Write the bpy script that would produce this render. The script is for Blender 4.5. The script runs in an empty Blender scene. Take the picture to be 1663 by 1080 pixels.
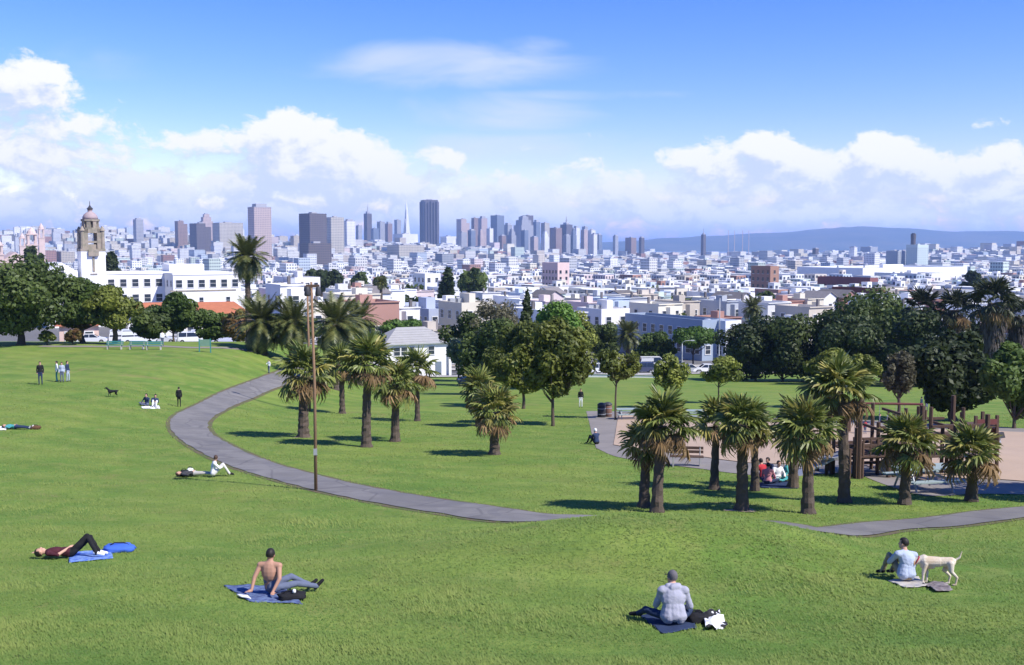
import bpy, math, random
import numpy as np
from mathutils import Vector, Matrix, noise as mnoise

random.seed(7); RNG = np.random.default_rng(7)
SC = bpy.context.scene
COL = SC.collection
R = math.radians

# ------------------------------------------------------------------ camera
FPX, CX, CY, HOR = 1700.0, 831.5, 540.0, 400.0
PITCH = math.atan((CY - HOR) / FPX)
cam_d = bpy.data.cameras.new('camera'); cam = bpy.data.objects.new('camera', cam_d); COL.objects.link(cam)
cam.location = (0, 0, 0); cam.rotation_euler = (R(90) - PITCH, 0, 0)
cam_d.sensor_width = 36; cam_d.lens = 36 * FPX / 1663.0
cam_d.clip_start = 0.1; cam_d.clip_end = 90000
SC.camera = cam

# ------------------------------------------------------------------ light: sun behind the camera's shoulder
SUN_EL, SUN_AZ = 47.0, 122.0         # azimuth clockwise from the view direction (+Y)
sd = Vector((math.sin(R(SUN_AZ)) * math.cos(R(SUN_EL)), math.cos(R(SUN_AZ)) * math.cos(R(SUN_EL)), math.sin(R(SUN_EL))))
sl = bpy.data.lights.new('sun', 'SUN'); sun = bpy.data.objects.new('sun', sl); COL.objects.link(sun)
sl.energy = 3.9; sl.angle = R(0.53); sl.color = (1.0, 0.955, 0.89)
sun.rotation_euler = sd.to_track_quat('Z', 'Y').to_euler()
SC.view_settings.view_transform = 'Standard'; SC.view_settings.look = 'None'
SC.view_settings.exposure = 0.80; SC.view_settings.gamma = 1.0
SC.view_settings.use_curve_mapping = False
SC.cycles.max_bounces = 6; SC.cycles.volume_bounces = 1
SC.cycles.transparent_max_bounces = 8
SC.cycles.use_denoising = True

def pix_dir(px, py):
    x = (px - CX) / FPX; z = -(py - CY) / FPX
    c, s = math.cos(PITCH), math.sin(PITCH)
    return Vector((x, c + z * s, -s + z * c))

# ------------------------------------------------------------------ world: Nishita sky with cumulus banks
class NG:
    def __init__(s, tree): s.t = tree; s.L = tree.links
    def new(s, typ, **kw):
        n = s.t.nodes.new(typ)
        for k, v in kw.items(): setattr(n, k, v)
        return n
    def put(s, sock, v):
        if isinstance(v, (int, float, tuple, list)): sock.default_value = v
        else: s.L.new(v, sock)
    def m(s, op, a, b=None, c=None, clamp=False):
        n = s.new('ShaderNodeMath', operation=op); n.use_clamp = clamp
        for i, v in enumerate((a, b, c)):
            if v is not None: s.put(n.inputs[i], v)
        return n.outputs[0]
    def ss(s, v, lo, hi, a=0.0, b=1.0):
        n = s.new('ShaderNodeMapRange', interpolation_type='SMOOTHSTEP')
        s.put(n.inputs[0], v); n.inputs[1].default_value = lo; n.inputs[2].default_value = hi
        n.inputs[3].default_value = a; n.inputs[4].default_value = b
        return n.outputs[0]
    def mix(s, f, a, b, blend='MIX'):
        n = s.new('ShaderNodeMix', data_type='RGBA', blend_type=blend)
        s.put(n.inputs[0], f); s.put(n.inputs[6], a); s.put(n.inputs[7], b)
        return n.outputs[2]
    def comb(s, x, y, z):
        n = s.new('ShaderNodeCombineXYZ')
        for i, v in enumerate((x, y, z)): s.put(n.inputs[i], v)
        return n.outputs[0]
    def sep(s, v):
        n = s.new('ShaderNodeSeparateXYZ'); s.L.new(v, n.inputs[0]); return n.outputs
    def noise(s, vec, scale, detail=4, rough=0.5, dist=0.0, out=0):
        n = s.new('ShaderNodeTexNoise'); 
        if vec is not None: s.L.new(vec, n.inputs['Vector'])
        n.inputs['Scale'].default_value = scale; n.inputs['Detail'].default_value = detail
        n.inputs['Roughness'].default_value = rough; n.inputs['Distortion'].default_value = dist
        return n.outputs[out]

def azel(px, py):
    d = pix_dir(px, py)
    return math.atan2(d.x, d.y), math.atan2(d.z, math.hypot(d.x, d.y))

# cumulus heaps: (px, py, half width px, half height px, weight)
HEAPS = [
    (370, 228, 130, 26, .75), (480, 245, 110, 58, 1.15), (560, 268, 110, 55, 1.0), (640, 290, 130, 45, .72), (705, 262, 70, 20, .62),
    (225, 292, 80, 30, .80), (180, 322, 120, 26, .70), (385, 322, 75, 22, .78),
    (20, 150, 125, 50, .76), (50, 235, 175, 84, .76), (40, 310, 150, 45, .72), (125, 270, 36, 14, .60),
    (-150, 230, 180, 110, .9), (-480, 260, 200, 90, 1.0), (-800, 300, 190, 60, .8),
    (1180, 258, 105, 30, .90), (1258, 256, 78, 40, 1.05), (1330, 290, 120, 36, .80), (1420, 262, 66, 42, 1.05), (1490, 275, 85, 42, .95),
    (1625, 258, 80, 28, .80), (1610, 305, 110, 45, .75), (1150, 300, 180, 38, .62), (1440, 320, 220, 32, .72), (960, 312, 170, 34, .58), (830, 330, 150, 28, .52),
    (1900, 280, 180, 70, 1.0), (2250, 290, 200, 60, .9), (2700, 280, 230, 90, 1.0)]
VEILS = [(740, 112, 280, 42, .60), (860, 92, 90, 26, .42), (820, 190, 170, 44, .52), (900, 160, 190, 12, .40), (830, 240, 260, 40, .48), (190, 130, 120, 40, .25),
         (-700, 120, 300, 40, .5), (2100, 120, 300, 40, .5)]

def cloud_group():
    g = bpy.data.node_groups.new('cloud_density', 'ShaderNodeTree')
    g.interface.new_socket('Vector', in_out='INPUT', socket_type='NodeSocketVector')
    g.interface.new_socket('Density', in_out='OUTPUT', socket_type='NodeSocketFloat')
    N = NG(g); gi = N.new('NodeGroupInput'); go = N.new('NodeGroupOutput')
    x, y, z = N.sep(gi.outputs[0])
    warp = N.noise(gi.outputs[0], 16, 3, .55, 0, 1)
    wx, wy, wz = N.sep(warp)
    ax = N.m('ADD', x, N.m('MULTIPLY', N.m('SUBTRACT', wx, .5), .045))
    ay = N.m('ADD', y, N.m('MULTIPLY', N.m('SUBTRACT', wy, .5), .022))
    f1 = N.noise(N.comb(ax, N.m('MULTIPLY', ay, 1.5), 0.0), 20, 10, .66)
    cur = None
    for px, py, rx, ry, w in HEAPS:
        a, e = azel(px, py) if abs(px - CX) < 1400 else (math.radians((px - CX) / 1700 * 57.3), azel(px, py)[1] if False else math.atan((HOR - py) / FPX))
        rx *= 1.04 / FPX; e -= ry * .22 / FPX; ry *= 1.32 / FPX
        u = N.m('MULTIPLY', N.m('SUBTRACT', ax, a), 1 / rx)
        v = N.m('MULTIPLY', N.m('SUBTRACT', ay, e), 1 / ry)
        q = N.m('ADD', N.m('MULTIPLY', u, u), N.m('MULTIPLY', v, v))
        b = N.m('MULTIPLY_ADD', q, -.5 * w, w * .82)
        cur = b if cur is None else N.m('MAXIMUM', cur, b)
    # a bank of cloud all round the horizon
    band = N.m('MULTIPLY_ADD', N.m('ABSOLUTE', N.m('SUBTRACT', ay, .030)), -8.6, .70)
    cur = N.m('MAXIMUM', cur, band)
    cur = N.m('MAXIMUM', cur, -0.25)
    D = N.m('ADD', cur, N.m('MULTIPLY_ADD', f1, 1.70, -.85))
    D = N.m('SUBTRACT', D, .30)
    N.L.new(D, go.inputs[0])
    return g

world = bpy.data.worlds.new('World'); SC.world = world; world.use_nodes = True
W = NG(world.node_tree); W.t.nodes.clear()
SKY_STR = 0.098
sky = W.new('ShaderNodeTexSky'); sky.sky_type = 'NISHITA'; sky.sun_disc = False
sky.sun_elevation = R(SUN_EL); sky.sun_rotation = R(SUN_AZ); sky.altitude = 60
sky.air_density = 1.1; sky.dust_density = 0.0; sky.ozone_density = 4.0
hs = W.new('ShaderNodeHueSaturation'); hs.inputs['Saturation'].default_value = 1.28; W.L.new(sky.outputs[0], hs.inputs['Color'])
skyt = W.mix(1.0, hs.outputs[0], (1.16 * SKY_STR, .90 * SKY_STR, 1.20 * SKY_STR, 1), 'MULTIPLY')
gm_ = W.new('ShaderNodeGamma'); W.L.new(skyt, gm_.inputs[0]); gm_.inputs[1].default_value = 1.30      # deeper blue between the clouds
skyc = W.mix(1.0, gm_.outputs[0], (1.22 / SKY_STR, 1.22 / SKY_STR, 1.16 / SKY_STR, 1), 'MULTIPLY')
CS = lambda r, g, b: (r / SKY_STR, g / SKY_STR, b / SKY_STR, 1)      # cloud radiance before the strength factor
tc = W.new('ShaderNodeTexCoord')
dx, dy, dz = W.sep(tc.outputs['Generated'])
az = W.m('ARCTAN2', dx, dy)
el = W.m('ARCTAN2', dz, W.m('SQRT', W.m('ADD', W.m('MULTIPLY', dx, dx), W.m('MULTIPLY', dy, dy))))
cg = cloud_group()
def dens(da, de):
    n = W.new('ShaderNodeGroup'); n.node_tree = cg
    W.L.new(W.comb(W.m('ADD', az, da), W.m('ADD', el, de), 0.0), n.inputs[0])
    return n.outputs[0]
D0 = dens(0, 0); D1 = dens(.008, .016)
lit = W.ss(W.m('SUBTRACT', D0, D1), -.22, .26)
thick = W.ss(D0, .05, .9)
alpha = W.ss(D0, -.04, .34)
edge = W.ss(D0, .0, .14)
alpha = W.m('MULTIPLY_ADD', W.m('MULTIPLY', edge, lit), .35, W.m('MULTIPLY', alpha, .86), clamp=True)
# sunlit sides, shaded bases and haze painted into the cloud colour, bluer low down
low = W.ss(el, .0, .085, 0.0, 1.0)
shade = W.mix(low, CS(.33, .41, .58), CS(.34, .40, .54))
white = W.mix(low, CS(.54, .57, .63), CS(.62, .62, .625))
ccol = W.mix(W.m('MULTIPLY_ADD', lit, .80, .20), shade, white)
# thin veils high up
vx = W.comb(az, W.m('MULTIPLY', el, 3.2), 0.0)
vn = W.noise(vx, 7, 7, .58, .7)
vb = None
for px, py, rx, ry, w in VEILS:
    a, e = ((px - CX) / 1700, math.atan((HOR - py) / FPX))
    u = W.m('MULTIPLY', W.m('SUBTRACT', az, a), FPX / rx); v = W.m('MULTIPLY', W.m('SUBTRACT', el, e), FPX / ry)
    b = W.m('MULTIPLY_ADD', W.m('ADD', W.m('MULTIPLY', u, u), W.m('MULTIPLY', v, v)), -w, w)
    vb = b if vb is None else W.m('MAXIMUM', vb, b)
veil = W.m('MULTIPLY', W.ss(W.m('ADD', vb, W.m('MULTIPLY_ADD', vn, 1.3, -.62)), .05, .85), .75)
base = W.mix(veil, skyc, CS(.46, .50, .60))
out = W.mix(alpha, base, ccol)
bg = W.new('ShaderNodeBackground'); W.L.new(out, bg.inputs['Color']); bg.inputs['Strength'].default_value = SKY_STR
wo = W.new('ShaderNodeOutputWorld'); W.L.new(bg.outputs[0], wo.inputs['Surface'])
world.cycles.sampling_method = 'MANUAL'; world.cycles.sample_map_resolution = 512

# ------------------------------------------------------------------ helpers
def pchip(xs, ys):
    xs = np.array(xs, float); ys = np.array(ys, float)
    hh = np.diff(xs); dl = np.diff(ys) / hh; m = np.zeros(len(xs))
    for i in range(1, len(xs) - 1):
        if dl[i-1] * dl[i] > 0:
            w1 = 2 * hh[i] + hh[i-1]; w2 = hh[i] + 2 * hh[i-1]
            m[i] = (w1 + w2) / (w1 / dl[i-1] + w2 / dl[i])
    m[0] = dl[0]; m[-1] = dl[-1]
    def f(x):
        x = np.clip(np.asarray(x, float), xs[0], xs[-1])
        i = np.clip(np.searchsorted(xs, x) - 1, 0, len(xs) - 2)
        t = (x - xs[i]) / hh[i]
        return ((1 + 2*t) * (1-t)**2 * ys[i] + t * (1-t)**2 * hh[i] * m[i] + t*t * (3 - 2*t) * ys[i+1] + t*t * (t-1) * hh[i] * m[i+1])
    return f
def sstep(a, b, x):
    t = np.clip((np.asarray(x, float) - a) / (b - a), 0, 1); return t * t * (3 - 2 * t)

PC = pchip([-40, 0, 8, 15.5, 18, 22, 26, 32, 40, 55, 75, 100, 130, 170, 190, 300, 600, 1200, 3000, 40000],
           [-6, 1.7, 4.1, 6.2, 6.6, 7.15, 7.7, 8.47, 9.35, 10.6, 12.4, 14.6, 17.6, 20.8, 21.4, 24, 31, 41, 47, 47])
PL = pchip([-40, 0, 8, 15.5, 18, 22, 26, 32, 40, 55, 70, 90, 112, 125, 150, 200, 260, 400, 600, 1200, 3000, 40000],
           [-6, 1.7, 4.1, 6.2, 6.6, 7.15, 7.7, 8.47, 9.3, 10.1, 10.35, 10.45, 10.6, 11.4, 14.0, 17.5, 20, 25.5, 31, 41, 47, 47])
def H(x, y):
    x = np.asarray(x, float); y = np.asarray(y, float)
    w = 1 - sstep(-32, -13, x)
    d = PC(y) * (1 - w) + PL(y) * w
    z = -d
    near = 1 - sstep(90, 150, y)
    z = z + near * (0.05 * np.sin(x * .31 + .7) * np.sin(y * .27) + .03 * np.sin(x * .83 + y * .41))
    # lip of turf that hides a stretch of the path
    z = z + 0.80 * np.exp(-((y - 26.2) / 3.0) ** 2) * sstep(-4.5, 3.2, x) * (1 - sstep(5.5, 10.5, x))
    # built-up hills in the distance
    z = z + 92 * np.exp(-(((x + 1500) / 950) ** 2 + ((y - 3500) / 700) ** 2))
    z = z + 34 * np.exp(-(((x + 330) / 420) ** 2 + ((y - 2900) / 500) ** 2))
    z = z + 30 * np.exp(-(((x - 1500) / 600) ** 2 + ((y - 3000) / 500) ** 2))
    return z
def h1(x, y): return float(H(x, y))
def G(px, py, lo=9.0, hi=1500.0):
    """where the ray through a pixel of the photograph first meets the ground"""
    d = pix_dir(px, py); d = d / d.y
    ys = np.concatenate([np.arange(lo, 60, .25), np.arange(60, 300, 1.0), np.arange(300, hi, 10)])
    g = d.z * ys - H(d.x * ys, ys)
    k = np.where(g <= 0)[0]
    if len(k) == 0: y = hi
    elif k[0] == 0: y = ys[0]
    else:
        a, b = ys[k[0]-1], ys[k[0]]; ga, gb = g[k[0]-1], g[k[0]]; y = a + (b - a) * ga / (ga - gb)
    return Vector((d.x * y, y, h1(d.x * y, y)))
def A(px, Y):
    """ground point at distance Y in the direction of a pixel column"""
    x = (px - CX) / FPX * Y * 1.004
    return Vector((x, Y, h1(x, Y)))
def zat(px, py, Y): 
    d = pix_dir(px, py); return d.z / d.y * Y
def mpp(Y): return Y / FPX * 1.0

def link(o, parent=None):
    COL.objects.link(o)
    if parent is not None: o.parent = parent
    return o
def props(o, label=None, cat=None, group=None, kind=None):
    if label: o['label'] = label
    if cat: o['category'] = cat
    if group: o['group'] = group
    if kind: o['kind'] = kind
    return o
def thing(name, label, cat, loc=(0, 0, 0), rz=0.0, group=None):
    o = bpy.data.objects.new(name, None); link(o); o.empty_display_size = .3
    o.location = loc; o.rotation_euler = (0, 0, rz)
    return props(o, label, cat, group)

class MB:
    def __init__(s): s.v = []; s.f = []; s.mi = []; s.uv = None
    def add(s, verts, faces, mi=0):
        b = len(s.v); s.v += [tuple(p) for p in verts]; s.f += [tuple(b + i for i in f) for f in faces]; s.mi += [mi] * len(faces)
    def box(s, c, d, rz=0.0, mi=0, taper=1.0, bottom=True):
        x, y, z = d[0]/2, d[1]/2, d[2]/2; cs, sn = math.cos(rz), math.sin(rz); vs = []
        for k, t in ((-1, 1.0), (1, taper)):
            for i, j in ((-1, -1), (1, -1), (1, 1), (-1, 1)):
                a, b = i*x*t, j*y*t; vs.append((c[0] + a*cs - b*sn, c[1] + a*sn + b*cs, c[2] + k*z))
        fs = [(4,5,6,7), (0,1,5,4), (1,2,6,5), (2,3,7,6), (3,0,4,7)]
        if bottom: fs.append((3,2,1,0))
        s.add(vs, fs, mi)
    def prism(s, poly, z0, z1, mi=0, top=None):
        n = len(poly); top = top or poly
        vs = [(p[0], p[1], z0) for p in poly] + [(p[0], p[1], z1) for p in top]
        fs = [tuple(range(n-1, -1, -1)), tuple(range(n, 2*n))] + [(i, (i+1) % n, n + (i+1) % n, n + i) for i in range(n)]
        s.add(vs, fs, mi)
    def tube(s, pts, rad, n=8, mi=0, cap=True):
        pts = [Vector(p) for p in pts]; rings = []
        up = Vector((0, 0, 1)); u = None
        for i, p in enumerate(pts):
            t = (pts[min(i+1, len(pts)-1)] - pts[max(i-1, 0)]).normalized()
            if u is None: u = t.cross(up if abs(t.z) < .9 else Vector((1, 0, 0))).normalized()
            else:
                u = (u - t * u.dot(t)); u = u.normalized() if u.length > 1e-6 else t.orthogonal().normalized()
            w = t.cross(u); r = rad[i] if isinstance(rad, (list, tuple)) else rad
            rings.append([p + (u * math.cos(2*math.pi*k/n) + w * math.sin(2*math.pi*k/n)) * r for k in range(n)])
        vs = [q for rr in rings for q in rr]; fs = []
        for i in range(len(pts)-1):
            for k in range(n): fs.append((i*n+k, i*n+(k+1) % n, (i+1)*n+(k+1) % n, (i+1)*n+k))
        if cap: fs += [tuple(range(n-1, -1, -1)), tuple((len(pts)-1)*n + k for k in range(n))]
        s.add(vs, fs, mi)
    def lathe(s, c, prof, n=12, mi=0):
        vs = []; fs = []
        for r, z in prof:
            for k in range(n): vs.append((c[0] + r*math.cos(2*math.pi*k/n), c[1] + r*math.sin(2*math.pi*k/n), c[2] + z))
        for i in range(len(prof)-1):
            for k in range(n): fs.append((i*n+k, i*n+(k+1) % n, (i+1)*n+(k+1) % n, (i+1)*n+k))
        fs += [tuple(range(n-1, -1, -1)), tuple((len(prof)-1)*n + k for k in range(n))]
        s.add(vs, fs, mi)
    def mesh(s, name, mats, smooth=False):
        me = bpy.data.meshes.new(name); me.from_pydata(s.v, [], s.f)
        for m in (mats if isinstance(mats, (list, tuple)) else [mats]): me.materials.append(m)
        if any(s.mi): me.polygons.foreach_set('material_index', s.mi)
        me.polygons.foreach_set('use_smooth', [smooth] * len(s.f))
        me.update(); return me
    def build(s, name, mats, parent=None, smooth=False, loc=None):
        o = bpy.data.objects.new(name, s.mesh(name, mats, smooth)); link(o, parent)
        if loc is not None: o.location = loc
        return o
def npmesh(name, V, F, mats, smooth=False):
    """fast mesh from numpy arrays; all faces have the same number of corners"""
    me = bpy.data.meshes.new(name); k = F.shape[1]
    me.vertices.add(len(V)); me.vertices.foreach_set('co', np.ascontiguousarray(V, np.float32).ravel())
    me.loops.add(F.size); me.loops.foreach_set('vertex_index', np.ascontiguousarray(F, np.int32).ravel())
    me.polygons.add(len(F)); me.polygons.foreach_set('loop_start', np.arange(0, F.size, k, dtype=np.int32))
    for m in (mats if isinstance(mats, (list, tuple)) else [mats]): me.materials.append(m)
    me.polygons.foreach_set('use_smooth', np.full(len(F), smooth, bool))
    me.update(calc_edges=True); me.validate(); return me

# ------------------------------------------------------------------ materials
MATS = {}
def mat(name, col, rough=.8, var=.18, scale=3.0, spec=.3, bump=0.0, bscale=20.0, metal=0.0, objcol=False, rnd=0.0, trans=0.0, col2=None):
    if name in MATS: return MATS[name]
    m = bpy.data.materials.new(name); m.use_nodes = True; N = NG(m.node_tree); N.t.nodes.clear()
    b = N.new('ShaderNodeBsdfPrincipled'); o = N.new('ShaderNodeOutputMaterial')
    t = N.new('ShaderNodeTexCoord')
    c = tuple(col) + (1,)
    if objcol:
        oi = N.new('ShaderNodeObjectInfo'); c = oi.outputs['Color']
    nz = N.noise(t.outputs['Object'], scale, 5, .6)
    if col2 is not None: c = N.mix(N.ss(nz, .38, .62), c, tuple(col2) + (1,))
    f = N.m('MULTIPLY_ADD', nz, 2 * var, 1 - var)
    if rnd:
        oi2 = N.new('ShaderNodeObjectInfo'); f = N.m('MULTIPLY', f, N.m('MULTIPLY_ADD', oi2.outputs['Random'], 2 * rnd, 1 - rnd))
    cc = N.comb(f, f, f)
    N.put(b.inputs['Base Color'], N.mix(1.0, c, cc, 'MULTIPLY'))
    b.inputs['Roughness'].default_value = rough; b.inputs['Metallic'].default_value = metal
    b.inputs['Specular IOR Level'].default_value = spec
    if bump:
        bn = N.new('ShaderNodeBump'); bn.inputs['Strength'].default_value = bump; bn.inputs['Distance'].default_value = .03
        N.L.new(N.noise(t.outputs['Object'], bscale, 5, .65), bn.inputs['Height']); N.L.new(bn.outputs[0], b.inputs['Normal'])
    s = b.outputs[0]
    if trans:
        tr = N.new('ShaderNodeBsdfTranslucent'); N.put(tr.inputs['Color'], N.mix(1.0, c, cc, 'MULTIPLY'))
        mx = N.new('ShaderNodeMixShader'); mx.inputs[0].default_value = trans
        N.L.new(s, mx.inputs[1]); N.L.new(tr.outputs[0], mx.inputs[2]); s = mx.outputs[0]
    N.L.new(s, o.inputs['Surface']); MATS[name] = m; return m

def leaf_mat(name, a, b, trans=.33, rough=.55, rnd=.22):
    """foliage: colour varies leaf by leaf (attribute 'tone') and plant by plant"""
    if name in MATS: return MATS[name]
    m = bpy.data.materials.new(name); m.use_nodes = True; N = NG(m.node_tree); N.t.nodes.clear()
    bs = N.new('ShaderNodeBsdfPrincipled'); o = N.new('ShaderNodeOutputMaterial')
    at = N.new('ShaderNodeAttribute'); at.attribute_name = 'tone'
    oi = N.new('ShaderNodeObjectInfo')
    c = N.mix(at.outputs['Fac'], tuple(a) + (1,), tuple(b) + (1,))
    f = N.m('MULTIPLY_ADD', oi.outputs['Random'], 2 * rnd, 1 - rnd)
    c = N.mix(1.0, c, N.comb(f, f, f), 'MULTIPLY')
    N.put(bs.inputs['Base Color'], c); bs.inputs['Roughness'].default_value = rough; bs.inputs['Specular IOR Level'].default_value = .35
    tr = N.new('ShaderNodeBsdfTranslucent'); N.put(tr.inputs['Color'], c)
    mx = N.new('ShaderNodeMixShader'); mx.inputs[0].default_value = trans
    N.L.new(bs.outputs[0], mx.inputs[1]); N.L.new(tr.outputs[0], mx.inputs[2]); N.L.new(mx.outputs[0], o.inputs['Surface'])
    MATS[name] = m; return m

M_concrete = mat('concrete', (.42, .40, .37), .9, .15, 2.0, bump=.2)
M_asphalt = mat('asphalt', (.075, .075, .08), .9, .2, .8)
M_white = mat('white_paint', (.78, .77, .74), .7, .08, 1.5)
M_glass = mat('window_glass', (.035, .045, .06), .12, .2, 1.0, spec=.6)
M_bark = mat('bark', (.10, .075, .055), .95, .35, 9, bump=.6, bscale=30)
M_palmbark = mat('palm_bark', (.095, .072, .055), .95, .4, 7, bump=.8, bscale=26)
M_wood = mat('weathered_wood', (.095, .058, .040), .85, .3, 6, bump=.3)
M_polewood = mat('pole_wood', (.24, .145, .085), .85, .25, 3, bump=.3)
M_darkmetal = mat('dark_metal', (.05, .05, .055), .5, .15, 4)
M_steel = mat('grey_steel', (.35, .36, .37), .5, .12, 4, metal=.3)
M_tile = mat('clay_tile', (.42, .15, .075), .85, .3, .9)
M_sand = mat('sand', (.42, .31, .22), .95, .12, .6, bump=.3, bscale=3)
M_bodyobj = mat('painted_wall', (.7, .7, .7), .85, .10, .45, objcol=True)

def ground_material():
    m = bpy.data.materials.new('ground_cover'); m.use_nodes = True; N = NG(m.node_tree); N.t.nodes.clear()
    b = N.new('ShaderNodeBsdfPrincipled'); o = N.new('ShaderNodeOutputMaterial')
    g = N.new('ShaderNodeNewGeometry'); P = g.outputs['Position']; x, y, z = N.sep(P)
    at = N.new('ShaderNodeAttribute'); at.attribute_name = 'park'
    big = N.noise(P, .16, 5, .6, .6); mid = N.noise(P, .8, 5, .62, .4); fine = N.noise(P, 9, 6, .7)
    # mown turf streaks lie across the slope
    st = N.noise(N.comb(N.m('MULTIPLY', x, .35), N.m('MULTIPLY', y, 1.6), 0.0), 1.0, 5, .62, .3)
    c = N.mix(N.ss(big, .36, .64), (.112, .195, .031, 1), (.180, .242, .044, 1))
    c = N.mix(N.m('MULTIPLY', N.ss(mid, .46, .66), .7), c, (.208, .245, .058, 1))
    c = N.mix(N.m('MULTIPLY', N.ss(st, .50, .70), .5), c, (.095, .165, .038, 1))
    dry = N.noise(P, .30, 6, .65, 1.4)
    c = N.mix(N.m('MULTIPLY', N.ss(dry, .56, .72), .7), c, (.225, .205, .068, 1))
    worn = N.noise(P, .9, 5, .7, 2.0)
    c = N.mix(N.m('MULTIPLY', N.ss(worn, .66, .76), .55), c, (.19, .14, .075, 1))
    mow = N.m('SINE', N.m('ADD', N.m('MULTIPLY', x, 1.1), N.m('MULTIPLY_ADD', mid, 5.0, N.m('MULTIPLY', y, 1.9))))
    f0 = N.m('MULTIPLY_ADD', mow, .07, 1.0); c = N.mix(1.0, c, N.comb(f0, f0, f0), 'MULTIPLY')
    f = N.m('MULTIPLY_ADD', fine, .8, .6); c = N.mix(1.0, c, N.comb(f, f, f), 'MULTIPLY')
    cn = N.noise(P, .02, 6, .7)
    city = N.mix(cn, (.10, .10, .10, 1), (.20, .19, .18, 1))
    c = N.mix(at.outputs['Fac'], city, c)
    N.put(b.inputs['Base Color'], c); b.inputs['Roughness'].default_value = .9; b.inputs['Specular IOR Level'].default_value = .15
    bn = N.new('ShaderNodeBump'); bn.inputs['Strength'].default_value = .55; bn.inputs['Distance'].default_value = .05
    hn = N.m('ADD', N.noise(P, 14, 5, .7), N.m('MULTIPLY', N.noise(P, 2.2, 4, .6), 1.5))
    N.L.new(hn, bn.inputs['Height']); N.L.new(bn.outputs[0], b.inputs['Normal'])
    N.L.new(b.outputs[0], o.inputs['Surface']); return m
M_ground = ground_material()

# ------------------------------------------------------------------ ground
ROAD = [(-260, 118), (-120, 142), (-60, 156), (-20, 168), (20, 176), (60, 178), (220, 172)]
def road_y(x): return np.interp(x, [p[0] for p in ROAD], [p[1] for p in ROAD])
ys = [-35.0]
while ys[-1] < 34000:
    y = ys[-1]; ys.append(y + (0.55 if y < 62 else 0.55 + (y - 62) * .028))
ys = np.array(ys); us = np.linspace(-1, 1, 181)
hw = 42 + .95 * np.maximum(ys, 0)
Xg = hw[:, None] * us[None, :]; Yg = np.repeat(ys[:, None], len(us), 1)
Zg = H(Xg, Yg)
nr, nc = Xg.shape
idx = np.arange(nr * nc).reshape(nr, nc)
Fq = np.stack([idx[:-1, :-1], idx[:-1, 1:], idx[1:, 1:], idx[1:, :-1]], -1).reshape(-1, 4)
me = npmesh('ground', np.stack([Xg, Yg, Zg], -1).reshape(-1, 3), Fq, M_ground, True)
at = me.attributes.new('park', 'FLOAT', 'POINT')
at.data.foreach_set('value', (Yg < road_y(Xg) - 3).astype(np.float32).ravel())
ground = link(bpy.data.objects.new('ground', me)); props(ground, kind='structure')

def ribbon(name, L, Rr, mats, nacross=8, lift=.03):
    """a sheet draped on the ground between two polylines of ground points"""
    V = []; n = len(L)
    for a, b in zip(L, Rr):
        for k in range(nacross + 1):
            t = k / nacross; x = a[0] + (b[0]-a[0]) * t; y = a[1] + (b[1]-a[1]) * t
            V.append((x, y, h1(x, y) + lift))
    w = nacross + 1; F = [(i*w+k, i*w+k+1, (i+1)*w+k+1, (i+1)*w+k) for i in range(n-1) for k in range(nacross)]
    me = bpy.data.meshes.new(name); me.from_pydata(V, [], F); me.materials.append(mats)
    me.polygons.foreach_set('use_smooth', [True] * len(F)); me.update()
    if me.polygons[0].normal.z < 0: me.flip_normals()
    o = link(bpy.data.objects.new(name, me)); return o
def resample(pts, step):
    pts = [Vector((p[0], p[1])) for p in pts]; out = []
    P = [pts[0]*2 - pts[1]] + pts + [pts[-1]*2 - pts[-2]]
    for i in range(1, len(P)-2):
        n = max(2, int((P[i+1]-P[i]).length / step))
        for k in range(n):
            t = k / n; a, b, c, d = P[i-1], P[i], P[i+1], P[i+2]
            out.append(.5 * ((2*b) + (c-a)*t + (2*a-5*b+4*c-d)*t*t + (3*b-a-3*c+d)*t**3))
    out.append(pts[-1]); return out

# the footpath: centre line read off the photograph, then smoothed on the ground
path_px = [(500, 598), (450, 617), (405, 634), (350, 658), (312, 680), (312, 702), (350, 728), (405, 753), (470, 773), (545, 792), (640, 811), (760, 829), (860, 842)]
pp = [G(*p) for p in path_px]
tail = [(2.2, 31.3), (5.0, 30.9), (7.5, 30.5)] + [tuple(G(*p)[:2]) for p in ((1330, 863), (1440, 855), (1560, 845), (1690, 830), (1800, 815))]
cl = resample([tuple(p[:2]) for p in pp] + tail, .5)
PATHC = np.array([tuple(p) for p in cl]); PATHW = 1.06
tg = np.gradient(PATHC, axis=0); tg /= np.linalg.norm(tg, axis=1)[:, None]
nrm = np.stack([-tg[:, 1], tg[:, 0]], 1)
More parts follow.
